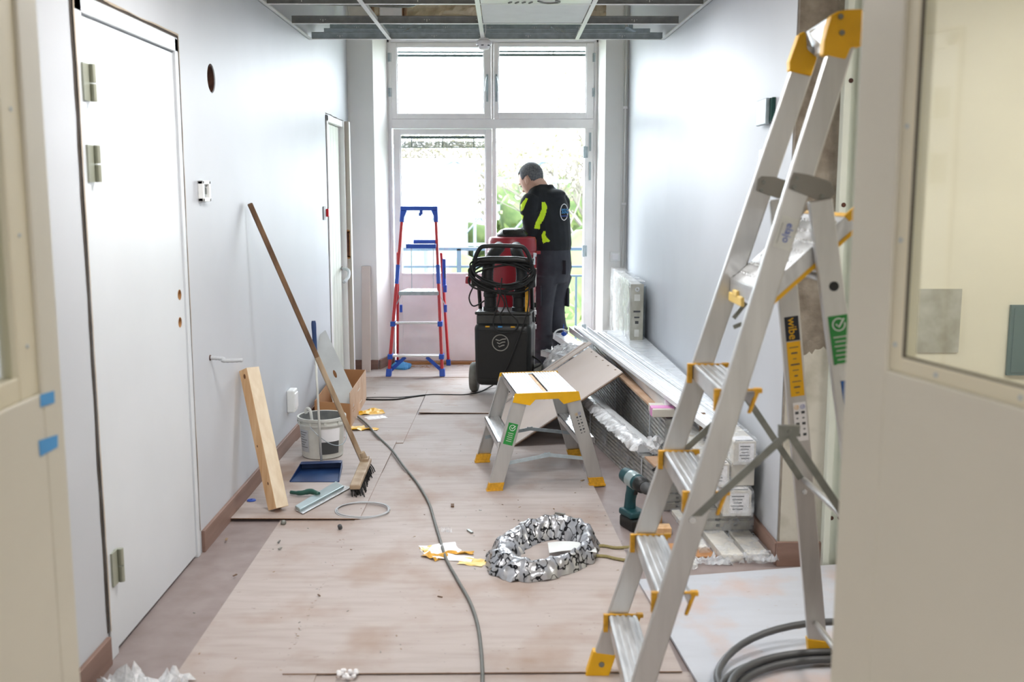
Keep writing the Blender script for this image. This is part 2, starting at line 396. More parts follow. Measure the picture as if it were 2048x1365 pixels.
# right wall of the corridor, slightly out of square
st('wall_right', MB().prism([(XR(3.93), 3.93, 0), (XR(8.9), 8.9, 0), (1.9, 8.9, 0), (1.9, 3.93, 0)], (0, 0, 3.05)), 'wall_paint')
wr = st('wall_return', MB().box(1.087, 1.25, 3.90, 3.929, 0, 3.05).box(1.25, 3.1, 3.96, 4.05, 0, 3.05), 'concrete')
pl = [(1.0875, 3.899, 0.0), (1.2495, 3.899, 0.0), (1.2495, 3.899, 0.88)]
for k in range(1, 15):
    x_ = 1.2495 - .162 * k / 15; pl.append((x_, 3.899, .88 - .06 * k / 15 + .05 * noise.noise(V((x_ * 22, 1, 0))) + .02 * noise.noise(V((x_ * 90, 5, 0)))))
pl += [(1.0875, 3.899, 0.82)]
MB().prism(pl, (0, -0.002, 0)).build('plaster_patch', 'concrete_smooth', wr)
st('wall_alcove', MB().box(3.0, 3.1, -4, 3.96, 0, 3.05), 'cream_light')
# frame with fixing holes beside the bare concrete
t = st('trim_1', MB().box(1.25, 1.275, 3.86, 3.96, 0, 2.42).box(1.275, 1.320, 3.885, 3.96, 0, 2.42).box(1.320, 1.36, 3.84, 3.96, 0, 2.42), 'pale_green', bevel=0.002)
mb = MB()
for px, py in ((1706, 160), (1683, 410), (1698, 462), (1663, 1037), (1679, 1036)):
    p = at(px, py, 3.838 if px > 1690 else 3.884)
    p.y = 3.839 if p.x > 1.320 else (3.884 if p.x > 1.275 else 3.859)
    mb.lathe([(0.009, 0), (0.008, -0.002)], p, (0, 1, 0), 14)
mb.build('fixing_hole', 'hole_brown', t)
# cream cupboard door seen through the glazed leaf
t = st('door_4', MB().box(1.37, 2.42, 3.90, 3.95, 0.01, 2.7).box(2.44, 3.0, 3.90, 3.95, 0.01, 3.05).box(1.43, 2.42, 3.92, 3.95, 2.71, 3.05), 'cream_light', bevel=0.002)
a, b = at(1838, 578, 3.9), at(1915, 705, 3.9)
MB().box(a.x, b.x, 3.893, 3.8995, b.z, a.z).build('notice_plate', 'grey_plate', t, label='dull grey rectangular plate')
a, b = at(2020, 610, 3.9), at(2090, 750, 3.9)
MB().box(a.x, b.x, 3.885, 3.8995, b.z, a.z).box(a.x + .012, b.x - .012, 3.882, 3.886, b.z + .012, a.z - .012).build('louvre_frame', 'blind', t)
# entrance partition and the room the camera stands in
st('wall_partition', MB().box(-3, -0.92, 0.86, 0.98, 0, 3.05).box(0.84, 3, 0.80, 0.90, 0, 3.05).box(-0.92, 0.84, 0.84, 0.94, 2.1, 3.05), 'wall_paint_matt')
st('wall_rear', MB().box(-3, 3.2, -4.1, -4, 0, 3.05).box(-3.1, -3, -4.1, 0.98, 0, 3.05).box(3.0, 3.1, -4.1, -3.9, 0, 3.05), 'wall_paint_matt')
# far wall: pilasters, lintel, window unit
st('wall_back', MB().prism([(XL - .02, 8.35, 0), (-1.045, 8.35, 0), (-0.965, 8.66, 0), (-0.965, 8.9, 0), (XL - .02, 8.9, 0)], (0, 0, 3.05))
   .prism([(XR(8.35) + .02, 8.35, 0), (0.80, 8.35, 0), (0.765, 8.66, 0), (0.765, 8.9, 0), (XR(8.35) + .02, 8.9, 0)], (0, 0, 3.05)), 'wall_paint_matt')
def lump(u, v):
    x = -1.045 + u * 1.845; z = 2.80 + v * 0.25
    return V((x, 8.36 - 0.05 * noise.noise(V((x * 5, z * 14, 0))) - 0.03 * noise.noise(V((x * 17, z * 30, 3))), z + 0.01 * noise.noise(V((x * 9, 0, 0)))))
lm = MB().box(-1.045, 0.80, 8.42, 8.9, 2.82, 3.05); lm.grid(lump, 70, 10)
st('lintel_back', lm, 'rough_slab')
Yw = 8.66
fr = MB()
fr.box(-0.976, -0.945, Yw, 8.80, 0, 2.84).box(0.735, 0.775, Yw, 8.80, 0, 2.84).box(-0.976, 0.775, Yw, 8.80, 2.675, 2.84)
fr.box(-0.945, 0.735, Yw, 8.80, 1.985, 2.06).box(-0.945, 0.735, Yw, 8.80, 0, 0.03).box(-0.112, -0.092, Yw + .01, 8.80, 2.06, 2.675)
fr.box(-0.106, -0.072, Yw + .01, 8.80, 0.03, 1.985).box(0.664, 0.735, Yw, 8.80, 0.03, 1.985)
fr.box(-0.948, -0.935, Yw - .012, Yw, 0, 2.7).box(0.742, 0.752, Yw - .012, Yw, 0, 2.7).box(-0.948, 0.752, Yw - .012, Yw, 2.69, 2.70)
st('trim_2', fr, 'window_white', bevel=0.003)
def sash(name, x0, x1, z0, z1, px0, px1, pz0, pz1, handle_x=None, hs=1):
    s = MB().box(x0, px0, Yw - .006, 8.73, z0, z1).box(px1, x1, Yw - .006, 8.73, z0, z1).box(px0, px1, Yw - .006, 8.73, z0, pz0).box(px0, px1, Yw - .006, 8.73, pz1, z1)
    s.box(px0 + .0, px0 + .008, Yw + .004, Yw + .02, pz0, pz1).box(px1 - .008, px1, Yw + .004, Yw + .02, pz0, pz1)
    o = st(name, s, 'window_white', bevel=0.004)
    MB().box(px0, px1, 8.70, 8.706, pz0, pz1).build('pane', 'pane_glass', o)
    return o
w1 = sash('window_1', -0.940, -0.113, 2.062, 2.672, -0.887, -0.172, 2.106, 2.634)
w2 = sash('window_2', -0.091, 0.733, 2.062, 2.672, -0.051, 0.671, 2.114, 2.640)
for wn, hx, sx in ((w1, -0.145, -1), (w2, -0.070, 1)):
    MB().box(hx - .008, hx + .008, Yw - .016, Yw - .006, 2.20, 2.42).tube([(hx, Yw - .02, 2.395), (hx, Yw - .045, 2.39), (hx + sx * .006, Yw - .05, 2.36), (hx + sx * .012, Yw - .05, 2.28)], 0.007, 8).build('handle', 'galv', wn, smooth=40)
for wn, x0 in ((w1, -0.945), (w2, 0.735)):
    for z in (2.24, 2.52):
        MB().lathe([(0.007, 0), (0.007, 0.07)], (x0, Yw - .012, z), n=10).box(x0 - .014, x0 + .014, Yw - .01, Yw - .006, z, z + .07).build('hinge', 'galv', wn)
for wn, x0, x1, z in ((w1, -0.885, -0.175, 2.60), (w2, -0.05, 0.67, 2.606)):
    b = MB().box(x0, x1, 8.72, 8.745, z, z + .012)
    for k in range(5): b.box(x0, x1, 8.722, 8.745, z - .014 - k * .0045, z - .0118 - k * .0045)
    b.build('rolled_blind', 'blind', wn)
w3 = sash('window_3', -0.925, -0.108, 0.032, 1.98, -0.869, -0.161, 0.777, 1.935)
MB().box(-0.869, -0.161, 8.68, 8.72, 0.60, 0.777).box(-0.869, -0.161, 8.682, 8.72, 0.16, 0.60).box(-0.869, -0.161, 8.68, 8.72, 0.03, 0.16).box(-.80, -.22, 8.674, 8.685, .17, .59).build('lower_panel', 'window_white', w3, bevel=0.005)
MB().box(-0.869, -0.161, 8.64, 8.675, 0.765, 0.785).build('bead', 'window_white', w3, bevel=0.004)
b = MB().box(-0.867, -0.163, 8.72, 8.75, 1.905, 1.925)
for k in range(6): b.box(-0.867, -0.163, 8.735, 8.768, 1.876 - k * .007, 1.880 - k * .007)
for x in (-0.78, -0.52, -0.26): b.tube([(x, 8.734, 1.905), (x, 8.734, 1.835)], 0.004, 6)
b.box(-0.867, -0.163, 8.735, 8.768, 1.830, 1.838).build('rolled_blind', 'blind', w3)
# balcony door leaf, opened outwards, seen almost edge on
o = V((0.672, 8.80, 0)); u = V((0.085, 0.76, 0)).normalized(); nrm = V((u.y, -u.x, 0))
def dq(a0, a1, z0, z1, t0=0.0, t1=0.05):
    return [o + u * a + nrm * t + V((0, 0, z)) for a in (a0, a1) for t in (t0, t1) for z in (z0, z1)]
dl = MB(); FB = [(0, 1, 3, 2), (4, 6, 7, 5), (0, 4, 5, 1), (2, 3, 7, 6), (0, 2, 6, 4), (1, 5, 7, 3)]
for q in ((0, .09, .06, 1.97), (.68, .77, .06, 1.97), (.09, .68, 1.88, 1.97), (.09, .68, .06, .2), (.09, .68, .62, .70)): dl.add(dq(*q), FB)
d3 = st('door_3', dl, 'window_white', bevel=0.003)
MB().add(dq(.09, .68, .70, 1.88, .02, .026), FB).build('pane', 'pane_glass', d3)
MB().add(dq(.09, .68, .2, .62, .01, .04), FB).build('lower_panel', 'window_white', d3)
for z in (1.74, 0.92, 0.25):
    MB().lathe([(0.011, 0), (0.011, 0.10)], (0.660, Yw - .014, z), n=12).box(0.664, 0.69, Yw - .01, Yw - .004, z + .004, z + .096).build('hinge', 'galv', d3)
for z in (1.80, 1.56):
    MB().box(0.700, 0.716, Yw - .008, Yw - .002, z, z + .15).box(0.706, 0.712, Yw - .012, Yw - .004, z + .02, z + .05).box(0.706, 0.712, Yw - .012, Yw - .004, z + .10, z + .13).build('keep_plate', 'galv', d3)
st('trim_3', MB().box(-0.945, 0.72, 8.60, 8.90, 0, 0.028).box(-.1, .66, 8.72, 8.88, .028, .05), 'slot_wood')
# door 1 in the left wall
d1 = MB(); y0, y1 = D1[0] + .012, D1[1] - .014
d1.box(XL - .09, XL + .004, y0, y0 + .058, 0, 2.05).box(XL - .09, XL + .004, y1 - .035, y1, 0, 2.05).box(XL - .09, XL + .004, y0, y1, 1.998, 2.052)
d1o = st('door_1', d1, 'door_white', bevel=0.003)
leaf = MB().box(XL - .05, XL - .004, y0 + .062, y1 - .038, 0.012, 1.992).build('door_leaf', 'door_white', d1o, bevel=0.002)
locks = [wx(361, 590, XL), wx(362, 645, XL)]
cut(leaf, [MB().lathe([(0.019, -0.038), (0.019, 0.03)], p, (1, 0, 0), 24) for p in locks])
mb = MB()
for p in locks: mb.lathe([(0.0, -0.036), (0.0185, -0.036), (0.0185, -0.0045), (.0205, -.0035), (.0205, -.0030), (.0185, -.0028)], p, (1, 0, 0), 20, cap=False)
mb.build('lock_hole', 'slot_wood', d1o)
for z0 in (1.742, 1.503, 0.233):
    h = MB().box(XL + .001, XL + .010, y0 + .030, y0 + .078, z0, z0 + .110).lathe([(0.010, 0), (0.010, 0.052)], (XL + .016, y0 + .083, z0), n=12).lathe([(0.010, 0), (0.010, 0.054)], (XL + .016, y0 + .083, z0 + .056), n=12)
    h.box(XL + .0, XL + .008, y0 + .085, y0 + .102, z0 + .004, z0 + .106)
    h.build('hinge', 'hinge', d1o, smooth=30)
g = MB()   # unfinished mounting gap and filler round the frame
def ribbon(p0, p1, wdt, nrmv, side, n=26, jit=.005, mi=0, out=0.0015):
    p0, p1, side = V(p0), V(p1), V(side); vs = []
    for i in range(n + 1):
        t = i / n; c = p0.lerp(p1, t); j = jit * noise.noise(c * 6) ; ww = wdt * (0.7 + 0.6 * noise.noise(c * 9 + V((5, 0, 0))))
        vs += [c + side * (j - ww / 2) + V(nrmv) * out, c + side * (j + ww / 2) + V(nrmv) * out]
    g.add(vs, [(2 * i, 2 * i + 1, 2 * i + 3, 2 * i + 2) for i in range(n)], mi)
ribbon((XL, D1[0] + .002, 0.1), (XL, D1[0] + .002, 2.06), .022, (1, 0, 0), (0, 1, 0))
ribbon((XL, D1[0] + .012, 0.1), (XL, D1[0] + .012, 2.06), .010, (1, 0, 0), (0, 1, 0), mi=1, out=.006)
ribbon((XL, D1[1] - .004, 0.1), (XL, D1[1] - .004, 2.06), .014, (1, 0, 0), (0, 1, 0))
ribbon((XL, D1[1] - .010, 0.1), (XL, D1[1] - .010, 2.06), .007, (1, 0, 0), (0, 1, 0), mi=1, out=.006)
ribbon((XL, D1[0], 2.056), (XL, D1[1], 2.056), .014, (1, 0, 0), (0, 0, 1))
ribbon((XL, D1[0], 2.064), (XL, D1[1], 2.064), .007, (1, 0, 0), (0, 0, 1), mi=1, out=.004)
g.build('frame_gap', ['gap_dark', 'gap_foam'], d1o)
MB().box(XL - .14, XL - .09, D1[0], D1[1], 0, 2.07).build('backing', 'gap_dark', d1o)
# door 2, pale grooved leaf further down the left wall
y0, y1 = D2
d2 = MB().box(XL - .09, XL + .010, y0, y0 + .05, 0, 2.0).box(XL - .09, XL + .010, y0, y1, 1.955, 2.0)
d2.box(XL - .09, XL + .052, y1 - .075, y1 - .0, 0, 2.0).box(XL - .09, XL + .02, y1 - .115, y1 - .07, 0, 2.0)
d2o = st('door_2', d2, 'window_white', bevel=0.004)
for k in range(5):
    a = y0 + .055 + k * .122; MB().box(XL - .05, XL - .018, a, a + .116, 0.01, 1.95).build('panel', 'pale_green', d2o, bevel=0.003)
MB().box(XL - .12, XL - .10, y0 - .05, y1 + .05, 0, 2.05).build('backing', 'gap_dark', d2o)
g = MB(); ribbon((XL, y0 - .004, 0.1), (XL, y0 - .004, 2.0), .012, (1, 0, 0), (0, 1, 0)); ribbon((XL, y0 - .01, 2.012), (XL, y1 + .02, 2.006), .009, (1, 0, 0), (0, 0, 1)); g.build('frame_gap', 'gap_dark', d2o)
g = MB().box(XL + .004, XL + .053, y1 - .0785, y1 - .075, 0, 2.0).build('bare_edge', 'bare_edge', d2o)
zc = 1.06
MB().lathe([(.014, 0), (.014, .002)], (XL + .030, y1 - .079, zc + .10), (0, -1, 0), 14).lathe([(.014, 0), (.014, .002)], (XL + .030, y1 - .079, zc - .10), (0, -1, 0), 14).box(XL + .016, XL + .044, y1 - .081, y1 - .079, zc - .10, zc + .10).box(XL + .022, XL + .038, y1 - .0825, y1 - .080, zc - .09, zc + .09, 1).build('lock_slot', ['slot_wood', 'hole_brown'], d2o)
# baseboards
def base(name, p, q, h=0.092, th=0.014, side=1):
    p, q = V(p), V(q); d = (q - p).normalized(); nn = V((-d.y, d.x, 0)) * side
    st(name, MB().prism([p, q, q + nn * th, p + nn * th], (0, 0, h)), 'baseboard', bevel=0.002)
base('baseboard_left', (XL, 1.0, 0), (XL, D1[0] - .01, 0), side=-1)
base('baseboard_left', (XL, D1[1] + .012, 0), (XL, D2[0] - .01, 0), side=-1)
base('baseboard_left', (XL, D2[1] + .01, 0), (XL, 8.35, 0), side=-1)
base('baseboard_back', (XL, 8.35, 0), (-1.045, 8.35, 0), side=-1)
base('baseboard_back', (-1.04, 8.345, 0), (-0.962, 8.66, 0), side=-1)
base('baseboard_back', (0.80, 8.35, 0), (XR(8.35), 8.35, 0), side=-1)
base('baseboard_right', (XR(3.93), 3.90, 0), (XR(8.35), 8.35, 0), side=1)
base('baseboard_return', (1.075, 3.899, 0), (1.25, 3.899, 0), h=.10, side=-1)
# ceiling grid
Zg = 2.43; A_Y, D_Y, E_Y = 6.752, 6.134, 5.504
for side, X0 in (('left', XL), ('right', XR(6))):
    sg = 1 if side == 'left' else -1
    xa, xb = (XL, XL) if side == 'left' else (XR(4.4), XR(6.77))
    L = MB().prism([(xa, 4.4, Zg), (xb, 6.77, Zg), (xb + sg * .024, 6.77, Zg), (xa + sg * .024, 4.4, Zg)], (0, 0, .003)).prism([(xa, 4.4, Zg), (xb, 6.77, Zg), (xb + sg * .003, 6.77, Zg), (xa + sg * .003, 4.4, Zg)], (0, 0, .024))
    st('trim_ceiling_' + side, L, 'white_gloss')

# ================================================================== CEILING THINGS
cg = thing('ceiling_grid', (-0.1, 5.6, Zg), 'open suspended ceiling grid of galvanised rails below the raw slab', 'ceiling grid')
def rail(x0, x1, y, z, h=.038, m='galv', lip='white_gloss'):
    r = MB().box(x0, x1, y, y + .002, z + .002, z + h).box(x0, x1, y - .010, y + .012, z, z + .003, 1).tube([(x0, y + .001, z + h + .003), (x1, y + .001, z + h + .003)], .005, 6)
    for k in range(int((x1 - x0) / .3)):
        cx = x0 + .18 + k * .3
        r.box(cx - .002, cx + .002, y - .001, y, z + .012, z + .026, 1).box(cx - .016, cx - .012, y - .001, y, z + .022, z + .026, 1).box(cx + .012, cx + .016, y - .001, y, z + .022, z + .026, 1)
    r.build('rail', [m, lip], cg)
xr = XR(6.5)
rail(XL + .02, xr - .02, A_Y, Zg); rail(XL + .02, xr - .02, D_Y, Zg, m='galv_dark'); rail(XL + .02, XR(5.5) - .02, E_Y, Zg, m='galv_dark')
rail(XL + .05, xr - .06, 7.04, 2.49, h=.045); rail(XL + .07, xr - .16, 7.16, 2.545, h=.05)
rail(XL + .02, XR(4.9) - .02, 4.9, Zg, m='galv_dark')
def tee(x, y0, y1): MB().box(x - .012, x + .012, y0, y1, Zg - .001, Zg + .003).box(x - .0015, x + .0015, y0, y1, Zg, Zg + .035).build('cross_tee', 'white_gloss', cg)
for x in (-0.735, -0.14, 0.46): tee(x, 4.4, A_Y + .01)
MB().bar((-.72, A_Y + .02, Zg + .01), (-.62, 7.1, 2.56), .012, .004).bar((-.66, A_Y + .02, Zg + .01), (-.56, 7.1, 2.56), .004, .012).build('brace', 'galv', cg)
MB().bar((.44, A_Y + .02, Zg + .01), (.34, 7.1, 2.56), .012, .004).bar((.40, A_Y + .02, Zg + .01), (.31, 7.1, 2.56), .004, .012).build('brace', 'galv', cg)
MB().tube([(.86, 7.0, 2.52), (.80, 6.95, 2.53), (.82, 7.1, 2.60)], .012, 8).build('brace', 'galv', cg)
tl = MB().box(-.125, .445, D_Y - .59, D_Y + .01, Zg + .004, Zg + .016)
tl = MB().box(-.125, .445, E_Y + .015, D_Y - .005, Zg + .004, Zg + .016).build('ceiling_tile', 'panel_white', label='plain white ceiling tile in the suspended grid', cat='ceiling tile', bevel=.002)
cl = thing('ceiling_light', (.16, 5.2, Zg), 'square white recessed light panel in the grid beside a plain tile', 'ceiling light')
MB().box(-.125, .445, 4.92, E_Y - .01, Zg + .002, Zg + .05).build('housing', 'white_gloss', cl, bevel=.003)
lf = MB(); lf.tube(smooth_path([(.17, 5.40, Zg + .0), (.20, 5.45, Zg), (.24, 5.46, Zg), (.28, 5.43, Zg), (.26, 5.39, Zg)], 5), .006, 6)
for k in range(4): lf.tube([(.02 + k * .035, 5.455 + .01 * (k % 2), Zg), (.035 + k * .035, 5.43, Zg)], .005, 6)
lf.build('swirl', 'steel_grey', cl)
sd = thing('smoke_detector', (-.132, 6.70, 2.36), 'white smoke detector hanging from the ceiling grid by its cable', 'smoke detector')
c = V((-.132, 6.70, 2.36))
MB().lathe([(.022, 0), (.030, .004), (.036, .020), (.048, .030), (.050, .036), (.048, .052), (.030, .062), (.030, .07)], c, n=24).build('housing', 'window_white', sd, smooth=35)
mb = MB()
for k in range(6):
    a = k * 1.047 + .3; mb.obox(c + V((math.cos(a) * .04, math.sin(a) * .04, .024)), (.008 * -math.sin(a), .008 * math.cos(a), 0), (.003 * math.cos(a), .003 * math.sin(a), 0), (0, 0, .003))
mb.build('vent_slot', 'dark_grey', sd, kind='stuff')
MB().tube([c + V((0, 0, .07)), c + V((.012, 0, .12)), c + V((.01, .01, .2))], .003, 6).tube([c + V((.01, 0, .07)), c + V((-.01, 0, .13)), c + V((.0, .0, .2))], .003, 6).build('cable', 'white_gloss', sd)
# raw services above the grid
def duct(u, v): return V((XL + .03 + .1 * u + .02 * math.sin(v * 9), 7.35 + .35 * u, 2.62 + .4 * v))
for k in range(2):
    x0 = -1.16 + k * .24
    MB().grid(lambda u, v: V((x0 + .17 * u, 7.85 + .05 * math.sin(u * 3.1) + .02 * math.sin(v * 8 + k), 2.615 + .42 * v)), 10, 10).build('insulation_sheet', 'paper_white' if k else 'carton_white', label=('white sheet of insulation hanging above the left of the ceiling grid', 'cream sheet hanging in the opening above the ceiling grid, next to the window corner')[k], cat='insulation', solid=.012, smooth=True)
    MB().grid(lambda u, v: V((x0 + .17 + .03 * u, 7.80 + .04 * math.sin(u * 6), 2.615 + .42 * v)), 6, 6).build('insulation_edge', 'hardboard_edge', ALL[-1], solid=.01, smooth=True)
pp = thing('conduit_run', (-.9, 6.6, 2.62), 'grey conduit pipe running above the ceiling rails beside the left wall', 'pipe')
MB().tube(smooth_path([(XL + .05, 6.55, 2.62), (-.9, 6.6, 2.62), (-.62, 6.65, 2.62), (-.56, 6.7, 2.66), (-.55, 6.7, 2.8), (-.55, 6.7, 3.05)], 5), .013, 10).build('pipe', 'steel_grey', pp, smooth=True)
MB().bar((-.52, 6.5, 3.05), (-.42, 6.55, 2.64), .03, .012).build('hanger', 'galv', pp)
for i, (lx, ly, lp) in enumerate(LAMPS):  # bodies of the added fill lamps, all outside the frame
    L = thing('added_fill_lamp', (lx, ly, 2.41), ('added square fill lamp out of view above the tall aluminium ladder', 'added square fill lamp in the unseen room before the entrance doors', 'added square fill lamp out of view over the alcove behind the right cream door')[i], None); L['kind'] = 'structure'
    MB().box(lx - .3, lx + .3, ly - .3, ly + .3, 2.425, 2.48).build('housing', 'white_gloss', L, bevel=.004)
    MB().box(lx - .28, lx + .28, ly - .28, ly + .28, 2.418, 2.425).build('diffuser', 'lamp_face', L)
    for dx in (-.25, .25): MB().tube([(lx + dx, ly, 2.48), (lx + dx, ly, 3.05)], .003, 6).build('hanging_wire', 'galv', L)

# ================================================================== ENTRANCE DOOR LEAVES (foreground)
dlf = MB(); xf, xbk = -0.858, -0.900
gy = wx(20, 400, xf).y; by = wx(60, 400, xf).y
gz = wx(19, 766, xf).z; bz = wx(57, 800, xf).z; tz = 1.98
dlf.box(xbk, xf, by, 1.955, .02, 2.08).box(xbk, xf, 1.00, by, .02, bz).box(xbk, xf, 1.00, by, tz, 2.08).box(xbk, xf, 1.0, 1.12, bz, tz)
d5 = st('door_5', dlf, 'cream_paint_shade', bevel=.003)
MB().box(xbk + .004, xf - .006, gy, by, bz, tz).box(xbk + .004, xf - .006, 1.12, gy, bz, gz).build('glazing_bead', 'cream_paint', d5, bevel=.003)
MB().box(xf - .024, xf - .018, 1.12, gy, gz, tz).build('pane', 'door_glass', d5)
mb = MB()
for z in (1.40, 1.20, 1.62): mb.lathe([(.004, 0), (.003, .002)], (xf - .006, (gy + by) / 2, z), (1, 0, 0), 10)
mb.build('screw', 'galv', d5)
for i, q in enumerate((((80, 790), (108, 782), (109, 806), (81, 815)), ((77, 882), (115, 870), (115, 895), (80, 914)))):
    p = [wx(x, y, xf + .0006) for x, y in q]
    MB().prism(p, (.0006, 0, 0)).build('masking_tape', 'tape_blue', label=('upper of two blue tape strips stuck on the left cream door', 'lower of two blue tape strips stuck on the left cream door')[i], cat='tape')
P0 = V((0.600, 1.78, 0)); du = V((0.2425, -0.9702, 0)); dn = V((0.9702, 0.2425, 0))
def RD(a0, a1, z0, z1, t0=0.0, t1=.042): return [P0 + du * a + dn * t + V((0, 0, z)) for a in (a0, a1) for t in (t0, t1) for z in (z0, z1)]
wz = 1.185
dr = MB()
for q in ((0, .118, .02, 2.08), (.118, .90, .02, wz), (.118, .90, 1.96, 2.08), (.80, .90, wz, 1.96)): dr.add(RD(*q), FB)
d6 = st('door_6', dr, 'cream_paint_shade', bevel=.003)
mb = MB()
for q in ((.118, .150, wz, 1.96, .005, .035), (.150, .80, wz, wz + .026, .005, .035)): mb.add(RD(*q), FB)
mb.build('glazing_bead', 'cream_paint', d6, bevel=.003)
mb = MB()
for q in ((.150, .154, wz + .026, 1.96, .008, .012), (.154, .80, wz + .026, wz + .029, .008, .012)): mb.add(RD(*q), FB)
mb.build('gasket', 'gap_dark', d6)
MB().add(RD(.154, .80, wz + .029, 1.96, .010, .014), FB).build('pane', 'door_glass', d6)
mb = MB()
for z in (1.58, 1.40, 1.23): mb.lathe([(.004, 0), (.003, -.002)], P0 + du * .134 + dn * .005 + V((0, 0, z)), dn, 10)
for a in (.24, .42): mb.lathe([(.004, 0), (.003, -.002)], P0 + du * a + dn * .005 + V((0, 0, wz + .013)), dn, 10)
mb.build('screw', 'galv', d6)

# ================================================================== FLOOR PROTECTION SHEETS
TH = 0.0032
def sheet(px_or_pts, z, label, m='hardboard', curl=None, world=True):
    pts = [V(p) for p in px_or_pts]; n = 24
    a, b, c, d = pts   # near-left, near-right, far-right, far-left
    mb = MB()
    def P(u, v, dz):
        p = a.lerp(b, u).lerp(d.lerp(c, u), v); p = V(p); e = (curl(u, v) if curl else 0); p.z = z + dz + e; return p
    top = [P(i / n, j / n, TH) for j in range(n + 1) for i in range(n + 1)]; bot = [P(i / n, j / n, 0) for j in range(n + 1) for i in range(n + 1)]
    w_ = n + 1; N0 = len(top); fs = [(j * w_ + i, j * w_ + i + 1, (j + 1) * w_ + i + 1, (j + 1) * w_ + i) for j in range(n) for i in range(n)]
    fb = [tuple(k + N0 for k in f) for f in fs]
    ring = [i for i in range(n)] + [j * w_ + n for j in range(n)] + [n * w_ + n - i for i in range(n)] + [(n - j) * w_ for j in range(n)]
    sd_ = [(ring[k], ring[(k + 1) % len(ring)], ring[(k + 1) % len(ring)] + N0, ring[k] + N0) for k in range(len(ring))]
    mb.add(top + bot, fs + fb, 0); b0 = len(mb.f); mb.f += sd_; mb.m += [1] * len(sd_)
    return mb.build('floor_board', [m, 'hardboard_edge'], label=label, cat='floor board', group='hardboard sheets protecting the floor')
sheet([(-1.02, 1.6, 0), (.62, 1.6, 0), (.62, 2.985, 0), (-1.02, 2.985, 0)], .0005, 'hardboard sheet at the entrance, nearest to the camera')
sheet([(-1.012, 2.60, 0), (-.58, 2.60, 0), (-.58, 4.46, 0), (-1.012, 4.46, 0)], .0005 + TH, 'narrow hardboard sheet beside the white door in the left wall')
sheet([(-.684, 2.966, 0), (.545, 2.974, 0), (.43, 5.235, 0), (-.672, 5.225, 0)], .0012 + 2 * TH, 'large hardboard sheet under the crumpled foil and yellow scraps')
sheet([(-1.235, 4.452, 0), (-.655, 4.448, 0), (-.64, 5.90, 0), (-1.235, 5.90, 0)], .0018 + 3 * TH, 'hardboard sheet under the wooden beam and the bucket', curl=lambda u, v: .004 * max(0, 1 - 6 * v) * (1 - .5 * u))
sheet([(-.69, 5.20, 0), (.42, 5.21, 0), (.35, 6.69, 0), (-.64, 6.68, 0)], .0005, 'hardboard sheet under the aluminium step stool', curl=None)
sheet([(-1.235, 5.88, 0), (-.60, 5.88, 0), (-.57, 8.00, 0), (-1.235, 8.00, 0)], .0008 + TH, 'hardboard sheet under the open cardboard box', curl=lambda u, v: .006 * max(0, 8 * v - 7))
sheet([(-.575, 6.67, 0), (.45, 6.68, 0), (.45, 8.0, 0), (-.575, 7.99, 0)], .0012 + 2 * TH, 'hardboard sheet under the black dust extractor', curl=lambda u, v: .006 * max(0, 1 - 8 * v) * (u < .5) * (1 - 2 * u))
sheet([(-1.23, 7.98, 0), (.45, 7.98, 0), (.45, 8.56, 0), (-1.0, 8.56, 0)], .0016 + TH * 3, 'hardboard sheet under the red ladder, by the balcony door')
a, b, c, d = V((0.583, 2.80, 0)), V((1.36, 2.80, 0)), V((1.345, 3.86, 0)), V((0.50, 3.70, 0))
MB().prism([a + V((0, 0, .012)), b + V((0, 0, .012)), c + V((0, 0, .012)), d + V((0, 0, .012))], (0, 0, .010)).build('white_board', 'dusty_board', label='large white board dusted with brick-coloured dirt under the tall ladder', cat='board', bevel=.001)
MB().box(.60, 1.30, 2.86, 3.60, 0, .0118).build('packing_strip', 'hardboard', label='hardboard offcut under the large white board', cat='offcut')

# ================================================================== ALUMINIUM LADDER PARTS
def channel(mb, p, q, wv, dv, w, d, t=.003, mi=0):      # C-profile: web w wide along wv, flanges d deep along dv
    p, q, wv, dv = V(p), V(q), V(wv).normalized(), V(dv).normalized(); e = (q - p) / 2; c = (p + q) / 2
    mb.obox(c + dv * t / 2, wv * w / 2, dv * t / 2, e, mi)
    for sg in (-1, 1): mb.obox(c + wv * sg * (w / 2 - t / 2) + dv * d / 2, wv * t / 2, dv * d / 2, e, mi)
def tread(mb, c, lv, wv, L, Wd, thick=.028, ribs=6, mi=0):  # ribbed tread, centre of its top face
    lv, wv = V(lv).normalized(), V(wv).normalized(); up = lv.cross(wv).normalized()
    if up.z < 0: up = -up
    mb.obox(c - up * .002, lv * L / 2, wv * Wd / 2, up * .002, mi)
    for sg in (-1, 1): mb.obox(c + wv * sg * (Wd / 2 - .0015) - up * thick / 2, lv * L / 2, wv * .0015, up * thick / 2, mi)
    for k in range(ribs):
        x = (k + .5) / ribs - .5; mb.obox(c + wv * x * Wd + up * .001, lv * L / 2, wv * Wd / ribs * .28, up * .0015, mi)

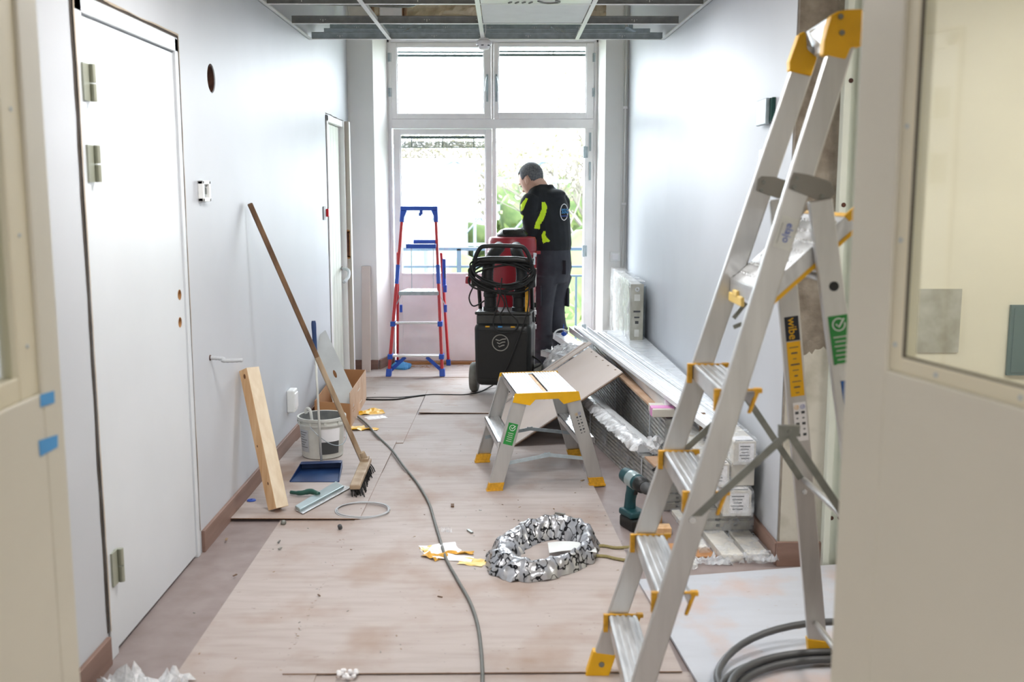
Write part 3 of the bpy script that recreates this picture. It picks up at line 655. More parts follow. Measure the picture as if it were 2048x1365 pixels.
# ------------------------------------------------------------------ low step stool
a = V((.983, .184, 0)).normalized(); b = V((-.13, .9915, 0)).normalized(); C0 = V((.168, 5.232, TH + .001)); ZT = .487
ss = thing('step_stool', C0, 'low double-sided aluminium step stool with yellow end plates and feet', 'step stool')
def SP(x, y, z): return C0 + a * x + b * y + V((0, 0, z))
for sx in (-1, 1):
    for sy in (-1, 1):
        pb, pt = SP(sx * .262, sy * .292, .012), SP(sx * .128, sy * .283, ZT - .015)
        lg = MB(); channel(lg, pb, pt, a, b * -sy, .074, .026, .003)
        lo = lg.build('leg', 'alu', ss, bevel=.001)
        d = (pt - pb).normalized()
        ft = MB(); ft.obox(pb + d * .016 - b * sy * -.012 * 0 + b * (-sy) * .012, a * .039, b * .016, d * .020)
        ft.obox(SP(sx * .262, sy * .28, .006), a * .042, b * .019, V((0, 0, .006)))
        ft.build('foot', 'yellow_worn', lo, bevel=.002)
for sx in (-1, 1):
    tr = MB(); tread(tr, SP(sx * .082, 0, ZT), b, a, .575, .142, thick=.034, ribs=9); tr.build('platform_tread', 'alu_tread', ss)
    tr = MB(); tread(tr, SP(sx * .205, 0, .250), b, a, .565, .085, thick=.030, ribs=4); tr.build('step', 'alu_tread', ss)
for sy in (-1, 1):
    pts = [(-.162, 0), (-.160, .004), (.160, .004), (.162, 0), (.172, -.040), (.085, -.058), (.058, -.030), (-.058, -.030), (-.085, -.058), (-.172, -.040)]
    MB().prism([SP(x, sy * .288, ZT + z) for x, z in pts], b * sy * .006).build('end_plate', 'yellow', ss, bevel=.001)
    br = MB(); y = sy * .286
    br.bar(SP(-.245, y, .135), SP(.01, y, .172), .004, .018).bar(SP(-.012, y - .004 * sy, .176), SP(.245, y - .004 * sy, .138), .004, .018).bar(SP(-.03, y - .006 * sy, .170), SP(.02, y - .006 * sy, .180), .004, .012)
    br.build('spreader', 'galv', ss)
MB().obox(SP(0, 0, ZT - .007), b * .27, a * .008, V((0, 0, .004))).build('hinge_bar', 'pine', ss)
for y_ in (-.27, .27): MB().obox(SP(0, y_, ZT - .003), b * .02, a * .014, V((0, 0, .004))).build('hinge', 'galv', ss)
# labels on the near legs
def legframe(sx, sy=-1):
    pb, pt = SP(sx * .262, sy * .292, .012), SP(sx * .128, sy * .283, ZT - .015); d = (pt - pb).normalized(); n_ = b * sy
    w_ = a - d * a.dot(d); w_.normalize(); return pb, pt, d, w_, n_
def sticker(parent, p, d, w_, n_, hw, hh, m, off=.0008, name='label'):
    return MB().obox(p + n_ * off, w_ * hw, d * hh, n_ * .0004).build(name, m, parent)
def tick(parent, p, d, w_, n_, r, m='paper_white', off=.0018, rot=0):
    pts = [p + n_ * off + (w_ * math.cos(t) + d * math.sin(t)) * r for t in [i / 20 * 5.6 + .9 for i in range(21)]]
    MB().tube(pts, r * .09, 6).tube([p + n_ * off - w_ * r * .45 + d * r * .1, p + n_ * off - w_ * .02 * r - d * r * .4, p + n_ * off + w_ * r * .95 + d * r * .9], r * .12, 6).build('tick_mark', m, parent)
pb, pt, d, w_, n_ = legframe(-1)
lb = sticker(ss, pb.lerp(pt, .60) + w_ * 0, d, w_, n_, .024, .055, 'label_green')
tick(lb, pb.lerp(pt, .60) + d * .032, d, w_, n_, .014)
for k in range(5): MB().obox(pb.lerp(pt, .60) + d * (.004 - k * .010) + n_ * .0014, w_ * (.014 - .002 * (k % 2)), d * .0014, n_ * .0003).build('label_line', 'bucket_white', lb)
pb, pt, d, w_, n_ = legframe(1)
lb = sticker(ss, pb.lerp(pt, .68) + w_ * .002, d, w_, n_, .018, .062, 'alu', name='pictogram_label')
for k in range(7):
    for j in (-1, 1):
        q = pb.lerp(pt, .68) + w_ * (.002 + j * .008) + d * (.052 - k * .0165) + n_ * .0014
        if k == 0: tick(lb, q, d, w_, n_, .006, 'label_text_blue' if j > 0 else 'yellow')
        else: MB().obox(q, w_ * (.0045 - .001 * ((k + j) % 2)), d * (.002 + .002 * (k % 2)), n_ * .0003).build('pictogram', 'print_dark', lb)

# ------------------------------------------------------------------ tall platform ladder in front
LC = V((.62, 2.71, 0)); ZB = .0235
ld = thing('step_ladder', (.62, 2.71, 0), 'tall aluminium platform ladder with yellow caps standing at the right', 'ladder')
def hw(z): return .266 - .0605 * z
bF = at(1187, 1313, 2.975); tF = at(1580, 142, 2.87); sF = (tF.x - bF.x) / (tF.z - bF.z)
def XF(z): return bF.x + (z - bF.z) * sF                 # front edge of the front stiles
WST = .060
def XRr(z): return 0.985 + (0 - z) * .148                # rear leg centre line
for sy in (1, -1):
    def PF(x, z, o=0.0): return V((x, LC.y + sy * (hw(z) + o), z))
    z0, z1 = .03, 1.865
    cF = WST / 2
    p, q = PF(XF(z0) + cF, z0), PF(XF(z1) + cF, z1)
    so = MB(); d = (q - p).normalized(); wv = V((1, 0, 0)) - d * d.x; wv.normalize(); dv = d.cross(wv).normalized()
    if dv.y * sy > 0: dv = -dv                            # flanges turn inwards
    so.obox((p + q) / 2, wv * WST / 2 * .96, dv * .011, (q - p) / 2)
    so.obox((p + q) / 2, wv * WST / 2 * 1.0, dv * .009, (q - p) / 2)
    stile = so.build('front_stile', 'alu', ld, bevel=.003)
    f0 = PF(XF(.0) + cF + .002, 0) ; f1 = PF(XF(.075) + cF, .075)
    ft = MB().prism([V((XF(.0) - .008, 0, 0)) + V((0, f0.y - .016, 0)), V((XF(0) + WST + .004, f0.y - .016, 0)), V((XF(.075) + WST + .004, f0.y - .016, .07)), V((XF(.075) - .006, f0.y - .016, .082))], (0, .032, 0)).build('foot', 'yellow', stile, bevel=.003)
    MB().lathe([(.009, 0), (.008, .003)], V((XF(.04) + WST / 2, f0.y - .016, .04)), (0, -1, 0), 14).build('rivet', 'steel_grey', stile)
    # rear leg
    zr0, zr1 = ZB + .06, 1.455
    def PR(z, o=0.0): return V((XRr(z), LC.y + sy * (.32 - .092 * z + o), z))
    p, q = PR(zr0), PR(zr1); d = (q - p).normalized(); wv = V((1, 0, 0)) - d * d.x; wv.normalize(); dv = d.cross(wv).normalized()
    rl = MB().obox((p + q) / 2, wv * .029, dv * .010, (q - p) / 2).build('rear_leg', 'alu', ld, bevel=.003)
    MB().prism([V((XRr(0) - .036, p.y - .015, ZB)), V((XRr(0) + .034, p.y - .015, ZB)), V((XRr(.08) + .032, p.y - .015, ZB + .065)), V((XRr(.08) - .034, p.y - .015, ZB + .075))], (0, .03, 0)).build('foot', 'yellow', rl, bevel=.003)
    MB().lathe([(.008, 0), (.007, .003)], V((XRr(.04), p.y - .0155, ZB + .035)), (0, -1, 0), 14).build('rivet', 'steel_grey', rl)
    nY = -1
    n_ = V((0, -1, 0)); n_ = (n_ - d * n_.dot(d)).normalized(); w2 = wv
    if sy == 1:
        P_ = lambda z: PR(z) + n_ * .0105
        k1 = sticker(rl, P_(1.085) + w2 * .002, d, w2, n_, .020, .036, 'print_black')
        text('label_text', 'wibe', .034, P_(1.085) + w2 * .002 + n_ * .0014, -d, w2, 'yellow', rl)
        k2 = sticker(rl, P_(.965) + w2 * .002, d, w2, n_, .020, .083, 'yellow')
        for k in range(9): MB().obox(P_(1.030 - k * .017) + w2 * .002 + n_ * .0014, w2 * (.013 - .004 * (k % 3)), d * (.0012 + .001 * (k % 2)), n_ * .0003).build('label_line', 'print_dark', k2)
        k3 = sticker(rl, P_(.805) + w2 * .004, d, w2, n_, .019, .060, 'paper_white', name='pictogram_label')
        for k in range(6):
            for j in (-1, 1):
                pp_ = P_(.85 - k * .017) + w2 * (.004 + j * .009) + n_ * .0014
                if k == 0: tick(k3, pp_, d, w2, n_, .006, 'label_text_blue' if j > 0 else 'yellow', off=.0005)
                else: MB().obox(pp_, w2 * (.005 - .002 * ((k + j) % 2)), d * (.002 + .002 * (k % 2)), n_ * .0003).build('pictogram', 'print_dark', k3)
    else:
        P_ = lambda z: PR(z) + n_ * .0105
        k1 = sticker(rl, P_(1.115) + w2 * .003, d, w2, n_, .024, .060, 'label_green')
        tick(k1, P_(1.152) + w2 * .003, d, w2, n_, .015, off=.0015)
        for k in range(7): MB().obox(P_(1.122 - k * .011) + w2 * .002 + n_ * .0014, w2 * (.016 - .003 * (k % 2)), d * .0014, n_ * .0003).build('label_line', 'bucket_white', k1)
        k2 = sticker(rl, P_(.95) + w2 * .008, d, w2, n_, .018, .066, 'label_blue')
        for k in range(7): MB().obox(P_(1.0 - k * .015) + w2 * .008 + n_ * .0014, w2 * (.008 - .002 * (k % 2)), d * .0016, n_ * .0003).build('label_line', 'bucket_white', k2)
        MB().lathe([(.011, 0), (.012, .0012)], PR(1.245) + n_ * .0102 + w2 * .004, n_, 20).build('tube_end', 'black_plastic', rl)
# stickers on the near front stile
zc = 1.375; Yn = LC.y - hw(zc) - .0115
dS = V((sF, hw(0) * 0 + .0605, 1)).normalized(); wS = V((1, 0, -sF)).normalized(); nS = V((0, -1, 0))
k1 = sticker(ld, V((XF(zc) + WST / 2 + .004, Yn, zc)), dS, wS, nS, .022, .040, 'bucket_white')
text('label_text', 'elajo', .026, V((XF(zc) + WST / 2 + .008, Yn - .002, zc)), -dS, wS, 'label_text_blue', ld)
for k in range(3): MB().obox(V((XF(zc) + WST / 2 - .006 - k * .003, Yn - .0012, zc - .005 + k * .003)), wS * .0006, dS * .026, nS * .0003).build('label_line', 'print_dark', ld)
# treads
for zt in (.205, .462, .722, .982):
    L = 2 * hw(zt) - .026; tr = MB(); c = V((XF(zt) + .043, LC.y, zt))
    tread(tr, c, (0, 1, 0), (1, 0, 0), L, .086, thick=.042, ribs=5); to = tr.build('tread', 'alu_tread', ld, bevel=.0015)
    for sy in (1, -1):
        y = LC.y + sy * (L / 2 - .004)
        k = MB().box(XF(zt) - .006, XF(zt) + .098, y - .005, y + .005, zt - .001, zt + .004).box(XF(zt - .02) - .010, XF(zt - .02) + .004, y - .007, y + .007, zt - .052, zt + .004)
        k.box(XF(zt) + .084, XF(zt) + .104, y - .008, y + .008, zt - .006, zt + .006).prism([(XF(zt) + .088, y - .006, zt - .002), (XF(zt) + .098, y - .006, zt - .002), (XF(zt) + .078, y - .006, zt - .058), (XF(zt) + .070, y - .006, zt - .058)], (0, .012, 0))
        k.build('tread_clip', 'yellow_worn', to, bevel=.0015)
# tilted platform
pf, prr = V((.640, 0, 1.232)), V((.842, 0, 1.418)); pd = (prr - pf).normalized(); pn = V((-pd.z, 0, pd.x)); PL = (prr - pf).length
hwp = .178
def PP(x, y, z): return V((pf.x, LC.y + y, pf.z)) + pd * x + pn * z
pm = MB(); pm.obox(PP(PL / 2, 0, -.002), pd * PL / 2, (0, hwp, 0), pn * .002)
for y in (-1, 1): pm.obox(PP(PL / 2, y * (hwp - .002), -.018), pd * PL / 2, (0, .002, 0), pn * .018)
for i in range(9): pm.prism([PP(-.014 * math.sin(i * .17), -hwp, -.016 * (1 - math.cos(i * .17)) - .0), PP(-.014 * math.sin((i + 1) * .17), -hwp, -.016 * (1 - math.cos((i + 1) * .17))), PP(-.014 * math.sin((i + 1) * .17) + .003, -hwp, -.016 * (1 - math.cos((i + 1) * .17)) - .002), PP(-.014 * math.sin(i * .17) + .003, -hwp, -.018)], (0, 2 * hwp, 0))
po = pm.build('platform', 'alu_tread', ld)
MB().obox(V((.640, LC.y, 1.214)), (.004, 0, 0), (0, hwp, 0), (0, 0, .020)).build('front_lip', 'alu', po, bevel=.002)
mb = MB()
for i in range(7):
    for j in range(11): mb.lathe([(.0055, 0), (.005, .0018), (.002, .0024)], PP(.03 + i * .036, -.15 + j * .03 + .008 * (i % 2), 0), pn, 8)
mb.build('grip_dimple', 'alu_bright', po, kind='stuff', smooth=True)
MB().obox(PP(PL / 2, -hwp + .004, -.040), pd * PL / 2, (0, .006, 0), pn * .005).obox(PP(PL / 2, hwp - .004, -.040), pd * PL / 2, (0, .006, 0), pn * .005).obox(PP(PL, 0, -.02), pd * .006, (0, hwp, 0), pn * .022).build('edge_trim', 'yellow', po)
MB().box(.630, .640, LC.y + .01, LC.y + .165, 1.170, 1.196).box(.628, .638, LC.y + .06, LC.y + .11, 1.19, 1.208).build('catch', 'yellow_pale', po, bevel=.003)
MB().obox(PP(PL + .015, -.175, -.005), pd * .022, (0, .006, 0), pn * .010).build('corner_stop', 'yellow', po, bevel=.002)
# brackets, caps, top plate
def poly_px(pts, ox, oy, sc, Y): return [at(ox + x / sc, oy + y / sc, Y) for x, y in pts]
Yc = LC.y - hw(1.48) - .012
MB().prism(poly_px([(345, 1120), (440, 1135), (590, 1180), (620, 1262), (545, 1318), (312, 1225), (322, 1165)], 1480, 0, 3.25, Yc), (0, -.004, 0)).build('hinge_bracket', 'plastic_grey', ld, bevel=.001)
mb = MB()
for x, y in ((368, 1160), (352, 1218), (533, 1278)): mb.lathe([(.006, 0), (.005, .004)], at(1480 + x / 3.25, y / 3.25, Yc - .004), (0, -1, 0), 12)
mb.build('rivet', 'steel_grey', ALL[-1], kind='stuff')
Yc = LC.y + hw(1.48) - .013
br = MB().prism(poly_px([(140, 1145), (225, 1150), (300, 1175), (290, 1290), (240, 1290), (105, 1240), (115, 1165)], 1480, 0, 3.25, Yc), (0, -.004, 0)).build('hinge_bracket', 'plastic_grey', ld, bevel=.001)
mb = MB()
for x, y in ((155, 1185), (140, 1238)): mb.lathe([(.006, 0), (.005, .004)], at(1480 + x / 3.25, y / 3.25, Yc - .004), (0, -1, 0), 12)
mb.build('rivet', 'steel_grey', br, kind='stuff')
Yc = LC.y - hw(1.86)
cp = MB().prism(poly_px([(592, 102), (640, 72), (700, 60), (800, 58), (800, 300), (722, 310), (690, 392), (540, 355), (548, 262), (565, 190)], 1480, 0, 3.25, Yc - .016), (0, .034, 0)).build('top_cap', 'yellow', ld, bevel=.004)
mb = MB()
for x, y in ((655, 108), (663, 213)): mb.lathe([(.007, 0), (.006, .003)], at(1480 + x / 3.25, y / 3.25, Yc - .016), (0, -1, 0), 12)
mb.build('rivet', 'steel_grey', cp, kind='stuff')
Yf = LC.y + hw(1.86)
MB().prism(poly_px([(382, 228), (415, 203), (432, 212), (440, 320), (478, 350), (505, 372), (465, 495), (325, 460), (322, 400)], 1480, 0, 3.25, Yf - .016), (0, .034, 0)).build('top_cap', 'yellow', ld, bevel=.004)
q0, q1 = at(1480 + 432 / 3.25, 205 / 3.25, Yf), at(1480 + 588 / 3.25, 105 / 3.25, Yc)
q3, q2 = at(1480 + 480 / 3.25, 335 / 3.25, Yf), at(1480 + 540 / 3.25, 300 / 3.25, Yc)
MB().prism([q0, q1, q2 + V((.0, 0, .0)), q3], (.004, 0, -.003)).prism([q0, q1, q1 + V((.08, 0, .015)), q0 + V((.08, 0, .015))], (0, 0, -.004)).build('top_plate', 'alu_bright', ld, bevel=.001)
MB().prism([q3, q2, q2 + V((.06, 0, 0)), q3 + V((.06, 0, 0))], (0, 0, -.012)).build('top_plate_lip', 'alu', ld, bevel=.001)
# spreaders
for sy, m0 in ((-1, .018), (1, .0)):
    y = LC.y + sy * .235; f = lambda x, z: V((x, y, z))
    e1, ap, e2 = at(1385, 1040, 2.475), at(1577, 868, 2.475), at(1708, 1062, 2.475)
    b_ = MB().bar(f(e1.x, e1.z), f(ap.x - .004, ap.z - .002), .003, .019).bar(f(ap.x + .004, ap.z - .002), f(e2.x, e2.z), .003, .019)
    for e, s_ in ((e1, 1), (e2, -1)):
        dd = (ap - e); dd.y = 0; dd.normalize()
    so = b_.build('spreader', 'steel_grey', ld)
    MB().box(ap.x - .026, ap.x + .026, y - .007, y + .003, ap.z - .006, ap.z + .020).box(ap.x - .026, ap.x + .026, y - .009, y + .006, ap.z + .018, ap.z + .022).lathe([(.005, 0), (.004, .004)], (ap.x, y - .007, ap.z + .007), (0, -1, 0), 10).build('spreader_joint', 'steel_grey', so)
    MB().lathe([(.009, 0), (.008, .005)], f(e1.x, e1.z) + V((0, -.002, 0)), (0, -1, 0), 14).build('rivet', 'alu_bright', so)
for k_, (xa, ya, xb, yb) in enumerate(((1467, 637, 1492, 606), (1467, 655, 1484, 648))):
    MB().bar(at(xa, ya, 2.885), at(xb, yb, 2.885), .003, .012).build('stay', 'steel_grey', ld)
for z, m, r in ((1.262, 'alu_bright', .012), (.622, 'alu', .010), (.15, 'alu', .010)):
    w_ = .32 - .092 * z; MB().tube([V((XRr(z), LC.y - w_, z)), V((XRr(z) + .004, LC.y, z)), V((XRr(z), LC.y + w_, z))], r, 10).build('cross_tube', m, ld, smooth=50)
p = V((XRr(.60), LC.y + .32 - .092 * .6 - .012, .585)); MB().lathe([(.008, 0), (.006, .006)], p, (0, -1, 0), 12).build('rivet', 'alu_bright', ld)

# ------------------------------------------------------------------ red and blue ladder by the window
rb = thing('step_ladder', (-.70, 8.3, .01), 'red and blue step ladder with a grey platform by the window', 'ladder')
z0 = TH * 4 + .002
fb = [V((-.925, 8.02, z0)), V((-.498, 8.02, z0))]; ft_ = [at(806, 418, 8.24), at(871, 418, 8.24)]
rb_ = [V((-.905, 8.50, z0)), V((-.476, 8.53, z0))]; rt_ = [V((-.865, 8.30, .98)), V((-.515, 8.30, .98))]
for i in (0, 1):
    p, q = fb[i], ft_[i]; d = q - p
    s_ = MB().bar(p + d * .03, p + d * .555, .024, .036).bar(p + d * .66, p + d * .93, .022, .034).build('front_stile', 'ladder_red', rb, bevel=.005)
    MB().bar(p + d * .55, p + d * .665, .030, .042).build('blue_collar', 'blue', s_, bevel=.005)
    MB().bar(p + d * .92, p + d * 1.0, .034, .044).build('blue_collar', 'blue', s_, bevel=.005)
    MB().prism([p + V((-.022, -.026, 0)), p + V((.022, -.026, 0)), p + V((.022, .026, 0)), p + V((-.022, .026, 0))], d.normalized() * .062).build('foot', 'blue', s_, bevel=.006)
    p, q = rb_[i], rt_[i]; d = q - p
    s_ = MB().bar(p + d * .03, q, .020, .030).build('rear_leg', 'ladder_red', rb, bevel=.005)
    MB().prism([p + V((-.018, -.022, 0)), p + V((.018, -.022, 0)), p + V((.018, .022, 0)), p + V((-.018, .022, 0))], d.normalized() * .055).build('foot', 'blue', s_, bevel=.005)
tc = (ft_[0] + ft_[1]) / 2; hx = (ft_[1].x - ft_[0].x) / 2 + .018
MB().box(tc.x - hx, tc.x + hx, tc.y - .03, tc.y + .03, tc.z - .012, tc.z + .020).prism([(tc.x - hx, tc.y - .03, tc.z - .012), (tc.x - hx + .05, tc.y - .03, tc.z - .012), (tc.x - hx + .024, tc.y - .03, tc.z - .075), (tc.x - hx - .004, tc.y - .03, tc.z - .075)], (0, .05, 0)).prism([(tc.x + hx, tc.y - .03, tc.z - .012), (tc.x + hx - .05, tc.y - .03, tc.z - .012), (tc.x + hx - .024, tc.y - .03, tc.z - .075), (tc.x + hx + .004, tc.y - .03, tc.z - .075)], (0, .05, 0)).build('top_rail', 'blue', rb, bevel=.004)
MB().box(tc.x + .005, tc.x + .028, tc.y - .025, tc.y - .005, tc.z - .045, tc.z - .01).box(tc.x - .002, tc.x + .018, tc.y - .03, tc.y - .02, tc.z - .055, tc.z - .03).build('hook', 'blue', rb, bevel=.003)
tb = MB().box(-.775, -.553, 8.12, 8.34, 1.035, 1.042).box(-.782, -.546, 8.115, 8.125, 1.022, 1.056).box(-.782, -.775, 8.115, 8.34, 1.03, 1.056).box(-.553, -.546, 8.115, 8.34, 1.03, 1.056).box(-.74, -.56, 8.33, 8.345, 1.03, 1.080)
tb.build('tool_tray', 'blue', rb, bevel=.003); MB().box(-.75, -.57, 8.14, 8.32, 1.043, 1.050).build('tray_liner', 'bucket_white', rb)
for x in (-.745, -.572): MB().tube([(x, 8.17, .70), (x + .004, 8.14, 1.03)], .003, 6).build('support_wire', 'galv', rb)
pl_ = MB().prism([(-.842, 8.07, .655), (-.525, 8.07, .655), (-.555, 8.33, .655), (-.795, 8.33, .655)], (0, 0, .030)).build('platform', 'galv', rb, bevel=.003)
mb = MB()
for i in range(6):
    for j in range(7): mb.box(-.80 + i * .044 + j * .003, -.772 + i * .044 + j * .002, 8.09 + j * .032, 8.105 + j * .032, .685, .688)
mb.build('platform_grip', 'bucket_white', pl_, kind='stuff')
for z, dx in ((.425, .062), (.168, .02)):
    t_ = z / 1.35; xa = fb[0].lerp(ft_[0], t_); xb = fb[1].lerp(ft_[1], t_)
    to = MB().box(xa.x, xb.x, xa.y - .03, xa.y + .045, z, z + .016).build('tread', 'alu_bright', rb, bevel=.003)
    for e in (xa, xb): MB().box(e.x - .020, e.x + .020, xa.y - .035, xa.y + .05, z - .018, z + .022).build('tread_end', 'blue', to, bevel=.004)
for i in (0, 1):
    sg = 1 if i == 0 else -1; e = fb[i].lerp(ft_[i], .11)
    MB().bar(V((e.x + sg * .005, e.y, .06)), V((e.x + sg * .12, e.y, .165)), .006, .028, up=(0, 0, 1)).build('corner_brace', 'blue', rb, bevel=.002)
    MB().tube([V((-.83 + i * .30, 8.2, .655)), V((-.88 + i * .39, 8.29, .56))], .004, 6).build('stay', 'galv', rb)
MB().box(-.505, -.478, 8.26, 8.31, .70, .93).box(-.500, -.470, 8.25, 8.28, .66, .72).build('locking_latch', 'blue', rb, bevel=.005)
MB().box(-.488, -.478, 8.254, 8.262, .77, .86).build('latch_insert', 'dark_grey', rb)
MB().box(-.50, -.475, 8.32, 8.35, .49, .55).box(-.86, -.84, 8.32, 8.35, .49, .55).build('rear_clip', 'blue', rb)
bag = thing('blue_bag', (-.86, 8.38, z0), 'crumpled translucent blue plastic bag lying under the red ladder', 'bag')
mb = MB(); mb.ellipsoid((-.86, 8.38, .032), (.085, 0, 0), (0, .06, 0), (0, 0, .032), 22, 14)
for v in mb.v: v += V((noise.noise(v * 22), noise.noise(v * 22 + V((9, 0, 0))), .6 * noise.noise(v * 30))) * .030; v.z = max(v.z, z0)
mb.build('film', 'tape_blue', bag, smooth=20)

# ================================================================== LEFT WALL FITTINGS AND LEANING THINGS
PZ = .0018 + 4 * TH + .0004            # top of the sheet under the beam, bucket and broom
def wallbox(y0, y1, z0, z1, d): return MB().box(XL, XL + d, y0, y1, z0, z1)
sw = thing('wall_box', (XL, 4.27, 1.43), 'open white switch frame with grey core high on the left wall', 'switch')
f = MB(); y0, y1, z0, z1 = 4.225, 4.335, 1.432, 1.518
f.box(XL, XL + .022, y0, y1, z0, z0 + .016).box(XL, XL + .022, y0, y1, z1 - .016, z1).box(XL, XL + .022, y0, y0 + .02, z0, z1).box(XL, XL + .022, y1 - .02, y1, z0, z1)
f.build('frame', 'white_gloss', sw, bevel=.003)
MB().box(XL, XL + .008, y0 + .02, y1 - .02, z0 + .016, z1 - .016).build('core', 'paper_grey', sw)
MB().box(XL + .008, XL + .016, y0 + .03, y0 + .045, z0 + .02, z1 - .02).box(XL + .008, XL + .014, y1 - .045, y1 - .03, z0 + .03, z1 - .03).build('terminal', 'steel_grey', sw)
so = thing('wall_socket', (XL, 5.8, .21), 'white socket box low on the left wall above the bucket', 'socket')
wallbox(5.755, 5.855, .215, .345, .045).build('housing', 'white_gloss', so, bevel=.008)
wallbox(5.765, 5.845, .235, .325, .050).build('cover', 'window_white', so, bevel=.004)
rbn = thing('door_button', (XL, 7.13, 1.28), 'red push button on a small white plate beside the far left door', 'button')
wallbox(7.095, 7.175, 1.275, 1.368, .010).build('plate', 'paper_grey', rbn, bevel=.003)
MB().box(XL + .01, XL + .028, 7.165, 7.225, 1.295, 1.350).build('button', 'red_button', rbn, bevel=.004)
def flex(name, pts, label, r=.009):
    t = thing(name, pts[0], label, 'conduit'); pp = smooth_path(pts, 12)
    MB().tube(pp, [r * (1 + .10 * math.sin(i * 2.4)) for i in range(len(pp))], 10).build('tube', 'paper_grey', t, smooth=True)
    MB().lathe([(r * 1.5, 0), (r * 1.3, .004)], V(pts[0]), (1, 0, 0), 14).build('collar', 'hole_brown', t)
flex('conduit_stub', [wx(420, 716, XL), wx(422, 718, XL) + V((.05, .0, 0)), at(448, 722, 4.30), at(485, 721, 4.34)], 'short flexible conduit stub sticking out of the left wall above the beam', .0085)
flex('conduit_stub', [V((XL - .01, 7.92, .88)), V((XL + .05, 7.85, .87)), V((XL + .07, 7.72, .83)), V((XL + .05, 7.62, .80))], 'short flexible conduit stub beside the far left door', .012)

# wooden beam
bp, bt = V((-1.045, 4.565, PZ)), V((XL + .052, 4.74, .62))
d = (bt - bp).normalized(); w_ = V((.74, -.68, 0)); w_ = (w_ - d * d.dot(w_)).normalized(); h_ = d.cross(w_)
Lb = .665
bm_ = MB().obox(bp + d * Lb / 2 + w_ * .0, w_ * .034, h_ * .034, d * Lb / 2).build('wooden_beam', ['pine', 'pine_lit'], label='pale pine beam offcut leaning against the left wall', cat='wood beam', bevel=.002, origin=bp)
for p in bm_.data.polygons:
    if p.normal.dot(w_) > .8: p.material_index = 1  # right face coloured lighter, as if lit from the window
zmin = min(v.co.z for v in bm_.data.vertices); bm_.location.z += -zmin * 1 + 0
xm = min(v.co.x + bm_.location.x for v in bm_.data.vertices); bm_.location.x += (XL + .002 - xm)
bm_['_o'] = tuple(bm_.location); kn = MB(); o_ = V(bm_.location); nf = h_ if h_.y < 0 else -h_
kn.ellipsoid(o_ + d * (Lb - .035) + nf * .0345 + w_ * .004, w_ * .009, d * .012, nf * .001, 12, 6).ellipsoid(o_ + d * .30 + nf * .0345 - w_ * .012, w_ * .004, d * .006, nf * .001, 10, 6).ellipsoid(o_ + d * .12 + nf * .0345 + w_ * .010, w_ * .005, d * .008, nf * .001, 10, 6)
kn.build('knot', 'knot', bm_, kind='stuff')

# broom
bz = PZ
be, bt = V((-.742, 5.21, bz + .055)), V((XL + .022, 4.985, 1.415))
bro = thing('broom', (-.73, 5.0, bz), 'broom with a long dark wooden handle leaning on the left wall', 'broom')
ax = (bt - be).normalized()
MB().bar(be, bt, .021, .024).build('handle', 'old_wood', bro, bevel=.004)
MB().bar(be, be + ax * .62, .0225, .0255).build('worn_grip', 'wood_light_handle', bro, bevel=.004)
c0, c1 = fl(733, 942, bz), fl(710, 995, bz); hd = (c1 - c0).normalized(); hs = V((-hd.y, hd.x, 0))
MB().prism([c0 + hs * .028 + V((0, 0, .045)), c0 - hs * .028 + V((0, 0, .045)), c1 - hs * .026 + V((0, 0, .036)), c1 + hs * .026 + V((0, 0, .036))], (0, 0, .024)).build('head', 'wood_light_handle', bro, bevel=.006)
MB().obox(c0 + hd * .04 + V((0, 0, .074)), hs * .018, hd * .03, V((0, 0, .008))).lathe([(.018, 0), (.015, .05)], c0 + hd * .04 + V((0, 0, .066)), ax, 16).build('socket', 'wood_light_handle', bro, bevel=.002)
br = MB(); random.seed(3)
for i in range(16):
    for j in range(6):
        p = c0 + hd * ((c1 - c0).length * (i + .5) / 16) + hs * ((j - 2.5) * .0095) + V((0, 0, .04))
        q = p + V((random.uniform(-.012, .012), random.uniform(-.02, .006), 0)) + hs * .012; q.z = bz
        br.tube([p, (p + q) / 2 + hs * .003, q], [.0032, .0035, .003], 5)
br.build('bristles', 'black_rubber', bro, kind='stuff')

# bucket
bc = V((-1.018, 5.575, PZ)); bk = thing('bucket', bc, 'off-white filler bucket with a grey label and grey smears inside', 'bucket')
wb_ = MB().lathe([(.105, 0), (.112, .006), (.120, .15), (.1245, .185), (.132, .186), (.132, .196), (.126, .198), (.127, .212), (.134, .213), (.134, .228), (.124, .228), (.118, .19), (.104, .012), (.0, .012)], bc, n=40, cap=False)
wb_.lathe([(.104, 0), (0, .0)], bc, n=40, cap=False).build('body', 'bucket_white', bk, smooth=40)
MB().lathe([(.1235, .226), (.1178, .19), (.1085, .06), (.0, .06)], bc, n=40, cap=False).build('residue', 'bucket_inside', bk, smooth=True)
def wrap(a0, a1, z0, z1, m, r0=.1135, r1=.1235, name='label', par=None, off=.0012):
    mb = MB(); k = 16
    def P(u, v):
        a = math.radians(a0 + (a1 - a0) * u); z = z0 + (z1 - z0) * v; r = .112 + (.1245 - .112) * z / .185 + off
        return bc + V((r * math.cos(a), r * math.sin(a), z))
    mb.grid(P, k, 4); return mb.build(name, m, par or bk, smooth=True)
wrap(-88, -30, .10, .172, 'paper_white'); wrap(-88, -32, .03, .10, 'dark_grey'); wrap(-150, -118, .04, .165, 'paper_grey')
for k in range(7): wrap(-148, -122 - (k % 3) * 5, .150 - k * .014, .153 - k * .014, 'dark_grey', name='label_line', off=.0022)
